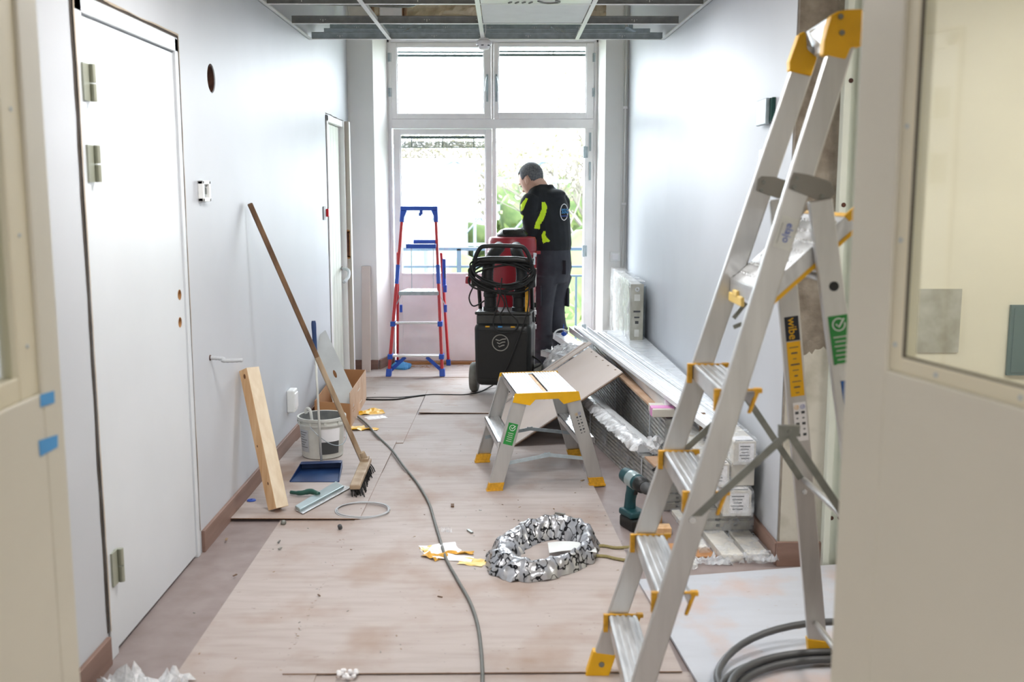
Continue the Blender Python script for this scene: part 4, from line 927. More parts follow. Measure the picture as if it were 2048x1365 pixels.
MB().tube([bc + V((.134 * math.cos(a), .134 * math.sin(a), .19 - .115 * math.sin((a + 1.9) / 2.6 * math.pi))) for a in [-1.9 + 2.6 * i / 24 for i in range(25)]], .0022, 6).build('wire_handle', 'galv', bk)
for k in range(10):
    a = k * .628; wb2 = MB().obox(bc + V((.134 * math.cos(a), .134 * math.sin(a), .200)), V((-math.sin(a), math.cos(a), 0)) * .006, V((math.cos(a), math.sin(a), 0)) * .002, V((0, 0, .010))).build('rim_lug', 'bucket_white', bk)
hk = thing('paint_hook', bc + V((-.06, -.02, .06)), 'white handled tool standing in the filler bucket', 'tool')
MB().tube(smooth_path([bc + V((-.03, -.05, .066)), bc + V((-.045, -.06, .22)), bc + V((-.052, -.055, .262)), bc + V((-.068, -.045, .275)), bc + V((-.080, -.04, .262)), bc + V((-.078, -.04, .245))], 6), .0085, 10).build('handle', 'bucket_white', hk, smooth=True)

# dustpan with long handle, blue grip
dp = thing('dustpan', (-.97, 5.25, PZ), 'dark blue dustpan with a long thin handle and blue grip', 'dustpan')
n0, n1, f0, f1 = fl(580, 965, PZ), fl(678, 965, PZ), fl(603, 924, PZ + .04), fl(684, 921, PZ + .04)
def up(p, h): return V((p.x, p.y, PZ + h))
hgt = .040
pan = MB().prism([up(n0, .0), up(n1, 0), up(f1, .0), up(f0, 0)], (0, 0, .003))
for p, q, h0, h1 in ((n0, f0, .008, hgt), (n1, f1, .008, hgt), (f0, f1, hgt, hgt)):
    dd = (q - p).normalized(); nn = V((-dd.y, dd.x, 0)) * .002
    pan.add([up(p, 0) - nn, up(q, 0) - nn, up(q, h1) - nn, up(p, h0) - nn, up(p, 0) + nn, up(q, 0) + nn, up(q, h1) + nn, up(p, h0) + nn],
            [(0, 1, 2, 3), (7, 6, 5, 4), (0, 4, 5, 1), (1, 5, 6, 2), (2, 6, 7, 3), (3, 7, 4, 0)])
mid = (f0 + f1) / 2; nin = ((n0 + n1) / 2 - mid).normalized()
pan.prism([up(f0, hgt - .003), up(f1, hgt - .003), up(f1 + nin * .06, hgt), up(f0 + nin * .06, hgt)], (0, 0, .003))
pan.build('pan', 'dark_blue', dp, bevel=.001)
g0 = up(mid + nin * .015, hgt); top = at(627, 642, 5.37); gp = g0.lerp(top, .77)
MB().tube([g0, gp], .0062, 10).build('handle', 'bucket_white', dp, smooth=True)
MB().tube(smooth_path([gp, gp.lerp(top, .5), top], 4), [.011] * 3 + [.012] * 3 + [.013, .013, .010], 12).build('grip', 'dark_blue', dp, smooth=50)

# cardboard box with steel sheet
cb = thing('cardboard_box', (-1.06, 6.7, 0), 'open brown cardboard box standing by the left wall, holding a steel plate', 'box')
Zc = TH + .001; A, B = V((-1.205, 6.36, Zc)), V((-.965, 6.27, Zc)); Cc, D_ = V((-.985, 7.15, Zc)), V((-1.225, 7.20, Zc))
def panel(p, q, h0, h1, th=.004):
    p, q = V(p), V(q); dd = (q - p).normalized(); nn = V((-dd.y, dd.x, 0)) * th
    return [p, q, q + V((0, 0, h1)), p + V((0, 0, h0)), p + nn, q + nn, q + nn + V((0, 0, h1)), p + nn + V((0, 0, h0))]
FP = [(0, 1, 2, 3), (7, 6, 5, 4), (0, 4, 5, 1), (1, 5, 6, 2), (2, 6, 7, 3), (3, 7, 4, 0)]
MB().add(panel(A, B, .155, .155), FP).build('front_panel', 'cardboard', cb)
MB().add(panel(B, Cc, .225, .215), FP).build('side_panel', 'cardboard_light', cb, label='lighter scuffed side of the box')
MB().add(panel(Cc, D_, .215, .215), FP).build('back_panel', 'cardboard', cb)
MB().add(panel(D_, A, .17, .155), FP).build('side_panel', 'cardboard', cb)
MB().prism([A, B, Cc, D_], (0, 0, .004)).build('base', 'cardboard', cb)
for k, (u, z, w0, h0) in enumerate(((.18, .10, .05, .004), (.18, .08, .04, .004), (.5, .16, .06, .006), (.6, .06, .06, .004))):
    p = B.lerp(Cc, u) + V((.0008, 0, z)); dd = (Cc - B).normalized()
    MB().obox(p + V((dd.y, -dd.x, 0)) * .0006, dd * w0, V((0, 0, h0 / 2)), V((dd.y, -dd.x, 0)) * .0005).build('print_mark', 'carton_white' if k > 1 else 'cardboard', cb)
# steel plate with hole leaning in the box on the wall
s0, s1 = V((-1.185, 6.40, Zc + .05)), V((-1.005, 6.42, Zc + .05))
t1_, t0_ = at(650, 664, 7.0), V((XL + .004, 6.9, .60))
pl_a = [at(667, 810, 6.45), at(710, 812, 6.40), at(705, 778, 6.55), at(650, 662, 7.02), at(627, 684, 6.95)]
o_ = pl_a[0]; ex = (pl_a[1] - o_); ey = (pl_a[3] - pl_a[1])
P0_, P1_, P3_ = V((-1.125, 6.45, Zc + .06)), V((-.995, 6.42, Zc + .06)), V((XL + .012, 6.93, .60))
pw_ = at(650, 662, 7.05); pq_ = at(628, 690, 6.85)
plate = MB(); pv = [at(668, 812, 6.42), at(708, 814, 6.42), at(706, 775, 6.50), at(651, 661, 6.90), at(627, 685, 6.84)]
nn = (pv[1] - pv[0]).cross(pv[3] - pv[0]).normalized()
for i in range(len(pv)): pv[i] = pv[i] - nn * (pv[i] - pv[0]).dot(nn)
mp_ = MB().prism(pv, nn * .0025).build('steel_plate', 'metal_sheet', label='bare steel plate with an oval hole leaning in the cardboard box', cat='metal plate')
pl_o = origin_of(mp_); dxx = (pv[3] - pv[1]).normalized(); dyy = nn.cross(dxx)
hcn = at(670, 750, 6.62); hcn = hcn - nn * (hcn - pv[0]).dot(nn)
cc = MB().loft([[hcn + nn * s + dxx * .035 * math.cos(a) + dyy * .010 * math.sin(a) for a in [i * math.pi / 12 for i in range(24)]] for s in (-.02, .02)])
cut(mp_, [cc])
# low side things on the floor
bs = thing('loose_plank', (-1.13, 8.25, 0), 'pinkish bare plank standing upright against the far left pilaster', 'plank')
MB().add([(-1.165, 8.22, .0), (-1.095, 8.22, 0), (-1.095, 8.24, 0), (-1.165, 8.24, 0), (-1.165, 8.325, .86), (-1.095, 8.325, .86), (-1.095, 8.343, .86), (-1.165, 8.343, .86)], [(0, 1, 2, 3), (4, 5, 6, 7), (0, 1, 5, 4), (1, 2, 6, 5), (2, 3, 7, 6), (3, 0, 4, 7)]).build('board', 'hardboard_pale', bs, bevel=.002)
bs.location.z = TH + .002

# wide putty knife
pk = thing('filling_knife', fl(650, 1000, PZ), 'wide steel filling knife with a dark green handle', 'filling knife')
q = [fl(x, y, PZ) for x, y in ((592, 1024), (606, 1031), (702, 978), (680, 972))]
MB().prism([v + V((0, 0, .006)) for v in q], (0, 0, .0015)).build('blade', 'alu_bright', pk)
r0, r1, r2, r3 = fl(590, 1020, PZ), fl(600, 1028, PZ), fl(688, 980, PZ), fl(672, 970, PZ)
MB().prism([v + V((0, 0, .006)) for v in (r0, r1, r2, r3)], (0, 0, .014)).build('spine', 'blade', pk, bevel=.004)
hp = smooth_path([fl(637, 998, PZ) + V((0, 0, .022)), fl(622, 994, PZ) + V((0, 0, .026)), fl(602, 994, PZ) + V((0, 0, .018)), fl(582, 990, PZ) + V((0, 0, .012))], 5)
MB().tube(hp, [.012] * 4 + [.014] * 4 + [.012] * 4 + [.009] * (len(hp) - 12), 12).build('handle', 'green_handle', pk, smooth=True)
# coil of thin beige cable
ZS = .0012 + 3 * TH + .0004
cw = MB(); cc = V((-.658, 4.57, PZ))
pts = [cc + V(((.125 - .004 * (i // 40)) * math.cos(i * math.pi / 20), (.118 - .006 * (i // 40)) * math.sin(i * math.pi / 20) + .004 * math.sin(i * .13), .003 + .0025 * (i // 40) + .0015 * math.sin(i * .4))) for i in range(104)]
cw.tube(pts, .0026, 6).build('cable_ring', 'paper_grey', label='ring of thin beige cable lying on the floor beside the filling knife', cat='cable', smooth=True)
# small fixings
def small(name, mb, m, label, cat, **k): return mb.build(name, m, label=label, cat=cat, **k)
p = fl(503, 1002, PZ); small('washer', MB().lathe([(.006, 0), (.021, 0), (.021, .004), (.017, .006), (.006, .006)], p, n=24, cap=False), 'label_text_blue', 'blue-grey washer lying behind the foot of the wooden beam', 'washer', smooth=30)
p = fl(566, 1050, .0048); small('wall_plug', MB().lathe([(.010, 0), (.012, .004), (.012, .016), (.007, .022)], p, (.3, -.4, 1), 12), 'steel_grey', 'small grey plug at the foot of the wooden beam', 'plug', smooth=30)
p = fl(681, 1058, ZS); small('wall_plug', MB().lathe([(.009, 0), (.010, .004), (.010, .016), (.006, .02)], p, (-.2, -.2, 1), 12), 'dark_grey', 'small dark plug in front of the cable ring', 'plug', smooth=30)

# ------------------------------------------------------------------ cables on the floor
def cable(name, pts, r, m, label, z=None, **k):
    return MB().tube(smooth_path(pts, 8), r, 8).build(name, m, label=label, cat='cable', smooth=True, **k)
zc_ = ZS + .008
gp_ = [(716, 834), (735, 850), (755, 873), (783, 900), (805, 930), (835, 968), (857, 1005), (868, 1040), (880, 1080), (893, 1120), (915, 1160), (940, 1205), (955, 1250), (962, 1300), (965, 1362), (960, 1420)]
cable('power_cable', [fl(x, y, ZS + .007 if y > 940 else PZ * .6 + .009) for x, y in gp_], .0062, 'grey_cable', 'grey power cable running along the floor towards the camera')
bp_ = [(990, 768, .03), (975, 777, .012), (955, 786, .006), (930, 790, .006), (895, 790, .006), (860, 790, .006), (825, 794, .006), (795, 799, .006), (760, 800, .006), (722, 799, .006)]
cable('power_cable', [fl(x, y, TH * 2 + z) for x, y, z in bp_], .0055, 'black_rubber', 'black power cable from the dust extractor to the cardboard box')
cable('power_cable', [fl(x, y, TH * 2 + .005) for x, y in ((850, 790), (800, 795), (760, 795), (722, 796))], .003, 'black_rubber', 'thin black cable lying beside the thicker black one')

# ------------------------------------------------------------------ paper, foil, scraps
def crumple(c, sx, sy, h, seed, nu=14, nv=10, ang=0, rough=1.0):
    ca, sa = math.cos(ang), math.sin(ang)
    def P(u, v):
        x, y = (u - .5) * sx, (v - .5) * sy; n = noise.noise(V((u * 4 * rough, v * 4 * rough, seed))); n2 = noise.noise(V((u * 7, v * 7, seed + 4)))
        x += sx * .10 * n2; y += sy * .12 * n
        return c + V((x * ca - y * sa, x * sa + y * ca, max(.0008, h * abs(n) * 2.0)))
    return P
def scrap(px, py, sx, sy, h, seed, m, label, ang=0, z=None, cat='paper scrap'):
    c = fl(px, py, ZS if z is None else z); return MB().grid(crumple(c, sx * 1.2, sy * 1.25, h * .6, seed, ang=ang, rough=.55), 7, 5).build('paper_scrap', m, label=label, cat=cat, solid=.0006)
scrap(880, 1100, .13, .09, .020, 1, 'paper_white', 'crumpled white paper at the left of the yellow scraps by the cable', .3)
scrap(872, 1113, .075, .07, .022, 2, 'yellow_worn', 'yellow paper scrap beside the grey cable, middle of its heap', .8)
scrap(908, 1118, .13, .045, .018, 3, 'paper_white', 'torn white strip right of the grey cable', -.2)
scrap(918, 1107, .10, .03, .016, 4, 'yellow_worn', 'narrow yellow strip right of the grey cable', -.1)
scrap(945, 1126, .09, .06, .014, 5, 'yellow_pale', 'pale yellow scrap at the right end of the heap near the foil', -.3)
scrap(860, 1100, .06, .05, .012, 6, 'yellow_pale', 'pale yellow scrap at the left end of the heap by the cable', .4)
z2 = .006
scrap(742, 826, .14, .10, .022, 7, 'yellow', 'bright yellow crumpled wrapper behind the white packet by the box', .3, z=z2, cat='wrapper')
scrap(752, 836, .11, .07, .010, 8, 'paper_white', 'flat white packet between two yellow wrappers by the box', .5, z=z2, cat='packet')
scrap(728, 860, .15, .055, .020, 9, 'yellow', 'yellow crumpled wrapper in front of the white packet by the box', .0, z=z2, cat='wrapper')
scrap(712, 856, .09, .06, .012, 10, 'yellow_pale', 'pale scrap lying at the front corner of the cardboard box', .2, z=z2)
scrap(768, 893, .035, .02, .010, 15, 'steel_grey', 'tiny grey bracket lying beside the grey cable', .2, z=PZ * .6, cat='bracket')
c = fl(695, 1353, ZS); mb = MB()
random.seed(5)
for i in range(16): mb.ellipsoid(c + V((random.uniform(-.028, .028), random.uniform(-.018, .018), random.uniform(.002, .014))), (.008, 0, 0), (0, .007, 0), (0, 0, .006), 7, 5)
mb.build('foam_crumb', 'paper_white', label='lump of white foam fluff at the front edge of the large sheet', cat='foam')
# crumpled foil ring: a bag with rim
fc = V((.155, 4.00, ZS)); fr_ = MB()
def foilP(u, v):
    a = u * 2 * math.pi; rx, ry = .215, .30
    k = v   # 0 outer floor edge, .5 crest, 1 inner floor edge
    rr = 1 - (.42 + .22 * max(0, -math.cos(a))) * k + .04 * noise.noise(V((math.cos(a) * 3, math.sin(a) * 3, k * 3)))
    ca = math.cos(a); sa = math.sin(a); skew = .20 * sa
    x = (rx * ca + .10 * sa) * rr; y = ry * sa * rr - .03 * ca
    z = .066 * math.sin(math.pi * min(1, k * 1.0)) ** .8 * (1 + .35 * sa * (sa > 0))
    jt = V((noise.noise(V((x * 34, y * 34, 1))), noise.noise(V((x * 34, y * 34, 7))), noise.noise(V((x * 30, y * 30, 3))))) * .014
    p = fc + V((x, y, z)) + jt; p.z = max(p.z, ZS + .0005); return p
fr_.grid(foilP, 150, 26)
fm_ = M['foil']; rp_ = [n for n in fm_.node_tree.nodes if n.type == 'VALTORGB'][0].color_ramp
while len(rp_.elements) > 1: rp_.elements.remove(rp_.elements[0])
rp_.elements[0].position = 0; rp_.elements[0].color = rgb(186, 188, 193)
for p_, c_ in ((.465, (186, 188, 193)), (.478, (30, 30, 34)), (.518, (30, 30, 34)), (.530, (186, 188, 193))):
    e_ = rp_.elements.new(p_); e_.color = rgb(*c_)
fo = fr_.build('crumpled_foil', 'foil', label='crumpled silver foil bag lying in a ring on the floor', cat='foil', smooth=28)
MB().grid(lambda u, v: fc + V((.02 + .19 * u, -.09 + .15 * v * (1 - .25 * u), .038 + .012 * math.sin(u * 3) - .01 * v)), 8, 6).build('cardboard_flap', 'panel_white', label='smooth pale sheet lying inside the ring of foil', cat='sheet', solid=.0012)
tw = [[(1184, 1095), (1205, 1092), (1230, 1096), (1258, 1095), (1290, 1093)], [(1180, 1112), (1210, 1113), (1232, 1118), (1262, 1122), (1290, 1120)]]
for i, w_ in enumerate(tw):
    mb = MB(); pts = [fl(x, y, ZS + .006) for x, y in w_]; pts = smooth_path(pts, 8)
    for k in range(5): mb.tube([p + V((0, .007 * math.sin(j * .5 + k * 1.3), .003 * math.cos(j * .5 + k * 1.3))) for j, p in enumerate(pts)], .0028, 5)
    mb.build('twine', 'twine', label=('farther strand of greenish twine beside the foil', 'nearer strand of greenish twine beside the foil')[i], cat='twine')
pl_c = fl(205, 1362, .001)
MB().grid(crumple(V((-1.08, 2.86, .001)), .26, .16, .05, 21, rough=2), 20, 14).build('plastic_scrap', 'crumpled_plastic', label='clear crumpled plastic at the bottom left corner by the baseboard', cat='plastic', solid=.0008)
MB().grid(crumple(fl(893, 1062, ZS), .05, .05, .012, 33, rough=1), 8, 8).build('plastic_scrap', 'plastic_wrap_thin', label='small clear plastic scrap beside the grey cable', cat='plastic')
db = MB(); random.seed(11)
def chip(p, s, m=0):
    a = random.uniform(0, 3.14); u = V((math.cos(a), math.sin(a), 0)); w2 = V((-u.y, u.x, 0))
    db.obox(p + V((0, 0, s * .18)), u * s, w2 * s * random.uniform(.15, .45), V((0, 0, s * .15)), m)
for i in range(210):
    x = random.uniform(-1.15, 1.0); y = 2.9 + 5.4 * random.random() ** 1.3
    z = ZS if (-.66 < x < .5 and y < 5.2) else (PZ if (x < -.64 and 4.45 < y < 5.9) else (.0005 if x > .45 or y < 4.45 and x < -1.0 else .0008 + 2 * TH))
    chip(V((x, y, z)), random.choice((.0015, .002, .003, .0045)), random.randrange(3))
for i in range(90): chip(V((-.69 + random.gauss(0, .012), random.uniform(2.98, 4.3), .006)), random.choice((.002, .003, .004)), random.randrange(3))
for i in range(46): chip(V((.15 + random.gauss(0, .2), 4.3 + random.gauss(0, .22), ZS)), random.choice((.002, .004, .006)), random.randrange(3))
for px, py, s in ((558, 1085, .014), (453, 1080, .012), (560, 1098, .010), (638, 1192, .009), (470, 1152, .010), (1120, 1030, .024), (1145, 1045, .012), (905, 1013, .02), (880, 1195, .010), (1165, 962, .012), (940, 1065, .022)): chip(fl(px, py, ZS), s, random.randrange(3))
db.build('floor_debris', ['old_wood', 'steel_grey', 'wood_light_handle'], kind='stuff', label='wood chips and crumbs scattered over the floor sheets', cat='debris', origin=(0, 5, 0))
sv = MB()
for i in range(60): 
    p = V((-.75 + random.gauss(0, .2), 8.44 + random.gauss(0, .05), TH * 3 + .002)); q = p + V((random.uniform(-.06, .06), random.uniform(-.02, .02), random.uniform(0, .012))); sv.tube([p, (p + q) / 2 + V((0, 0, .006)), q], .0012, 4)
for px, py in ((885, 760), (900, 770), (905, 778), (860, 806), (890, 812), (700, 770)):
    p = fl(px, py, .010); sv.tube([p, p + V((.05, .02, 0)), p + V((.09, -.01, 0))], .0015, 4)
sv.build('wood_shavings', 'slot_wood', kind='stuff', label='thin wood shavings on the floor around the red ladder', cat='shavings', origin=(-.7, 8.4, 0))

# grey conduit coil in the lower right corner
cz = .024; cn = thing('conduit_coil', (1.02, 2.85, cz), 'coil of thick grey conduit lying on the white board at the lower right', 'conduit')
for i, (rx, ry, dz, lift, ox) in enumerate(((.40, .31, .012, .06, .03), (.385, .30, .012, .0, 0), (.36, .275, .034, .0, .01), (.335, .25, .012, .01, 0))):
    cx, cy = 1.00 + ox, 2.70 + (.14 if i == 0 else .03)
    pts = [V((cx + rx * math.cos(a) * (1 + .01 * i), cy + ry * math.sin(a), cz + dz + lift * max(0, math.sin(a + .4)) + .02 * i * max(0, math.cos(a)))) for a in [k * 2 * math.pi / 48 for k in range(49)]]
    MB().tube(pts, .0115, 12).build('loop', 'conduit', cn, smooth=True)

# ================================================================== BLACK DUST EXTRACTOR
ZM = .0012 + 3 * TH + .001
R8 = Matrix.Rotation(math.radians(-7), 3, 'Z'); MC = V((0.0, 7.32, ZM))
def mp(x, y, z): return MC + R8 @ V((x, y, z))
de = thing('dust_extractor', MC, 'black two-wheeled dust extractor with hoses and a handle', 'vacuum cleaner')
def rbox(mb, x0, x1, y0, y1, z0, z1, mi=0):
    return mb.add([mp(x, y, z) for x in (x0, x1) for y in (y0, y1) for z in (z0, z1)], FB, mi)
b_ = MB(); b_.add([mp(x * (1 - .04 * (z < .2)), y, z) for x in (-.205, .205) for y in (-.16, .17) for z in (.085, .535)], FB)
body = b_.build('body', 'black_plastic', de, bevel=.045, seg=5, smooth=35)
b_ = MB(); rbox(b_, -.175, .175, -.166, -.158, .14, .48); b_.build('front_panel', 'black_rubber', body, bevel=.006)
b_ = MB(); rbox(b_, -.19, .19, -.13, .16, .50, .60); b_.build('tank_collar', 'tank_grey', de, bevel=.02, seg=3, smooth=35)
b_ = MB(); rbox(b_, -.20, .20, -.14, .17, .592, .615); b_.build('tank_rim', 'tank_grey', de, bevel=.01, seg=3, smooth=35)
em = MB(); ec = mp(-.012, -.168, .40)
xx, zz, yy = (R8 @ V((1, 0, 0))), V((0, 0, 1)), (R8 @ V((0, -1, 0)))
em.tube([ec + xx * .057 * math.cos(a) + zz * .057 * math.sin(a) + yy * .003 for a in [i * math.pi / 16 for i in range(33)]], .004, 6)
for k, o_ in enumerate((.022, 0, -.022)): em.tube([ec + xx * (-.034 + .01 * k) + zz * (o_ + .002) + yy * .004, ec - xx * .008 + zz * (o_ - .007) + yy * .004, ec + xx * .014 + zz * (o_ + .004) + yy * .004, ec + xx * (.040 - .006 * k) + zz * (o_ + .006) + yy * .004], .0045, 6)
em.build('round_emblem', 'plastic_grey', body)
em = MB(); random.seed(2)
for k in range(7): em.obox(mp(-.10 + .035 * k, -.1625, .235 + .01 * (k % 2)), xx * .013, zz * .010, yy * .0006)
for k in range(5): em.obox(mp(-.06 + .04 * k, -.1625, .19), xx * .014, zz * .006, yy * .0006)
em.build('faded_lettering', 'tank_grey', body, kind='stuff')
for sx in (-1, 1):
    wc = mp(sx * .235, .07, .108)
    wh = MB().lathe([(.06, -.026), (.098, -.028), (.108, -.018), (.110, 0), (.108, .018), (.098, .028), (.06, .026)], wc, R8 @ V((1, 0, 0)), 32).build('wheel', 'tyre', de, smooth=40)
    MB().lathe([(.030, -.032), (.060, -.028), (.062, 0), (.060, .028), (.030, .032)], wc, R8 @ V((1, 0, 0)), 24).build('hub', 'black_plastic', wh, smooth=40)
MB().tube([mp(-.23, .07, .108), mp(.23, .07, .108)], .012, 10).build('axle', 'black_plastic', de)
for x in (-.10, .105):
    hs_ = MB().lathe([(.052, 0), (.052, .03), (.044, .035), (.044, .10), (.050, .105), (.050, .13), (.040, .135)], mp(x, -.04, .61), n=24).build('hose_socket', 'black_rubber', de, smooth=35)
    pts = smooth_path([mp(x, -.04, .72), mp(x * 1.2, -.05, .84), mp(x * 1.1, -.03, .95), mp(x * .75, .04, 1.03), mp(x * .6, .16, 1.055)], 10)
    MB().tube(pts, [.040 + .003 * (i % 2) for i in range(len(pts))], 16).build('hose', 'black_rubber', de, smooth=60)
for sx in (-1, 1):
    MB().tube(smooth_path([mp(sx * .19, .12, .50), mp(sx * .19, .0, .80)], 3), .014, 10).tube(smooth_path([mp(sx * .215, -.10, .80), mp(sx * .20, -.14, .97), mp(sx * .155, -.16, 1.065), mp(sx * .10, -.165, 1.08), mp(0, -.165, 1.083)], 8), .015, 12).tube([mp(sx * .19, .0, .80), mp(sx * .215, -.10, .80)], .014, 10).build('handle_bar', 'black_plastic', de, smooth=50)
MB().tube([mp(-.215, -.10, .97), mp(-.1, -.11, .985), mp(.1, -.11, .985), mp(.215, -.10, .97)], .022, 12).build('cable_holder', 'black_plastic', de, smooth=50)
b_ = MB(); rbox(b_, .155, .18, -.10, -.06, .60, .80); b_.build('yellow_strap', 'yellow_worn', de)
for k, c_ in enumerate(('yellow_worn', 'tape_blue', 'yellow_worn')):
    b_ = MB(); rbox(b_, -.12 + k * .09, -.09 + k * .09, -.1665, -.158, .508, .518); b_.build('small_sticker', c_, body)
# coil of cable hung over the handle
cm = MB(); random.seed(9); cpts = []
for lp_ in range(13):
    rx, rz = random.uniform(.205, .238), random.uniform(.10, .15); yo = -.15 - .05 * random.random(); zo = .89 + random.uniform(-.02, .03); ph = random.uniform(0, .5); tl_ = random.uniform(-.04, .04)
    for k in range(40):
        a = 2 * math.pi * k / 40; t = .5 + .5 * math.sin(lp_ + a)
        z = zo + rz * math.sin(a) * (1.0 if math.sin(a) < 0 else .62); cpts.append(mp(rx * math.cos(a), yo + .10 * math.sin(a) ** 2 * (math.sin(a) > 0) + .02 * math.sin(a * 3 + ph), z + tl_ * math.cos(a)))
cm.tube(cpts, .0068, 7)
cm.build('power_cable', 'black_rubber', label='black cable coiled over the handle of the dust extractor', cat='cable', smooth=True)
cm = MB()
for pts in ([(.0, .86), (-.02, .70), (-.06, .56), (-.04, .49), (.03, .475), (.10, .50), (.11, .56), (.05, .63), (.02, .75)], [(-.04, .80), (.02, .68), (-.01, .60), (.0, .54)], [(.19, .86), (.185, .65), (.13, .47), (.06, .28), (-.0, .13), (.06, .05)], [(-.2, .80), (-.23, .72), (-.20, .66), (-.12, .70)]):
    cm.tube(smooth_path([mp(x, -.185 - .01 * (i % 2), z) for i, (x, z) in enumerate(pts)], 7), .0052, 7)
cm.tube(smooth_path([mp(.20, -.0, .28), mp(.25, -.06, .26), mp(.27, -.1, .24), mp(.22, -.1, .21)], 6), .006, 7)
cm.build('cable_tail', 'black_rubber', label='loose black cable hanging down the front of the dust extractor', cat='cable', kind='thing', smooth=True)
pg = thing('mains_plug', mp(-.245, -.15, .84), 'red plug hanging from the left side of the black cable coil', 'plug')
MB().lathe([(.018, 0), (.020, .01), (.020, .05), (.012, .055)], mp(-.245, -.15, .815), (.1, 0, 1), 14).build('body', 'red', pg, smooth=35)
MB().tube([mp(-.24, -.15, .865), mp(-.225, -.15, .90)], .007, 8).build('collar', 'black_rubber', pg)
# red drum behind
dc = V((.205 + .02, 7.80, ZM)); dc = V((at(1025, 500, 7.82).x, 7.82, ZM))
rd = thing('drum_separator', dc, 'red drum separator with a black lid behind the dust extractor', 'vacuum cleaner')
MB().lathe([(.172, .66), (.178, .70), (.184, .98), (.190, .985), (.190, 1.005), (.184, 1.01), (.182, 1.09), (.172, 1.112), (.08, 1.125), (0, 1.125)], dc, n=44, cap=False).build('drum', 'red', rd, smooth=35)
MB().lathe([(.150, .24), (.176, .66), (.178, .67)], dc, n=40).build('cone', 'label_text_red' if 'label_text_red' in M else 'red', rd, smooth=35)
MB().lathe([(.118, 1.118), (.120, 1.135), (.095, 1.165), (.060, 1.180), (0, 1.182)], dc, n=32, cap=False).build('lid', 'black_plastic', rd, smooth=40)
MB().obox(dc + V((-.03, -.08, 1.160)), (.045, 0, 0), (0, .012, 0), (0, 0, .012)).obox(dc + V((.06, -.06, 1.155)), (.02, 0, 0), (0, .018, .0), (0, 0, .010)).build('lid_latch', 'black_rubber', rd, bevel=.004)
def dwrap(a0, a1, z0, z1, m, r0, name='sticker', r1=None):
    mb = MB(); mb.grid(lambda u, v: dc + V(((r0 + ((r1 or r0) - r0) * v) * math.cos(math.radians(a0 + (a1 - a0) * u)), (r0 + ((r1 or r0) - r0) * v) * math.sin(math.radians(a0 + (a1 - a0) * u)), z0 + (z1 - z0) * v)), 12, 3)
    return mb.build(name, m, rd, smooth=True)
dwrap(-50, -4, .74, .88, 'bucket_white', .1815, 'hazard_label', .1840)
for k in range(4): dwrap(-48 + k * 11, -42 + k * 11, .835, .875, 'red', .1843, 'hazard_stripe', .1848)
dwrap(-60, -30, .72, .80, 'carton_white', .1820, 'notice_label', .1832)
MB().obox(dc + V((.187 * math.cos(-.55), .187 * math.sin(-.55), .955)), (.008, .005, 0), (-.004, .007, 0), (0, 0, .045)).obox(dc + V((.192 * math.cos(-.55), .192 * math.sin(-.55), .985)), (.012, .006, 0), (-.005, .008, 0), (0, 0, .014)).build('clasp', 'alu_bright', rd, bevel=.002)
MB().obox(dc + V((.195, -.06, 1.0)), (.016, 0, 0), (0, .02, 0), (0, 0, .012)).build('clasp', 'red', rd, bevel=.003)
for sx in (-1, 1): MB().tube([dc + V((sx * .155, .0, .0 + .03)), dc + V((sx * .165, .0, .70))], .014, 10).build('frame_tube', 'bucket_white', rd)
MB().tube([dc + V((-.155, 0, .035)), dc + V((.155, 0, .035))], .014, 10).lathe([(.14, .24), (.14, .23)], dc, n=24).build('frame_bar', 'bucket_white', rd)
for sx in (-1, 1):
    w_ = MB().lathe([(.02, -.014), (.028, -.012), (.030, 0), (.028, .012), (.02, .014)], dc + V((sx * .155, -.02, .031)), (1, 0, 0), 18).build('caster', 'black_rubber', rd, smooth=35)
for k in range(4): MB().obox(dc + V((.172, -.06, .60 - k * .055)), (.010, 0, 0), (0, .016, 0), (0, 0, .018)).build('valve_block', 'black_rubber' if k % 2 == 0 else 'alu_bright', rd, bevel=.003)

# ================================================================== WORKER
f = V((-.75, .66, 0)).normalized(); lat = V((-f.y, f.x, 0))                 # lat = his left side
if lat.y > 0: lat = -lat
UP = V((0, 0, 1)); YP = 8.12
man = thing('person', (.37, YP, TH * 3), 'worker in black hooded jacket and dark trousers looking down by the open balcony door', 'person')
def ring(c, hd, hwid, n=20, tilt=V((0, 0, 0))):
    return [c + f * hd * math.cos(a) + lat * hwid * math.sin(a) * (1 - .0) + tilt * math.cos(a) for a in [i * 2 * math.pi / n for i in range(n)]]
def torso_c(px, py): return at(px, py, YP)
# trousers
T = MB()
T.loft([ring(torso_c(1104, 492), .125, .165), ring(torso_c(1104, 505), .132, .175), ring(torso_c(1105, 535), .138, .180), ring(torso_c(1103, 565), .120, .165)])
hipc = torso_c(1104, 545)
lh, rh = hipc + lat * .088 + V((0, 0, -.02)), hipc - lat * .088 + V((0, 0, -.02))
la = V((.300, YP - .06, .0)); lk = V((.315, YP - .07, .52)) + f * .02; ra = V((.485, YP + .10, .0)); rk = V((.425, YP + .06, .53)) + f * .035
zf = TH * 4 + .002
T.tube(smooth_path([lh, lk + V((0, 0, .0)), la + V((0, 0, .09))], 8), [.105, .104, .101, .098, .094, .09, .086, .083, .080, .078, .076, .075, .074, .073, .073, .074, .076], 18)
T.tube(smooth_path([rh, rk, ra + V((0, 0, .09))], 8), [.108, .106, .104, .10, .097, .093, .089, .086, .083, .080, .078, .077, .076, .075, .075, .076, .078], 18)
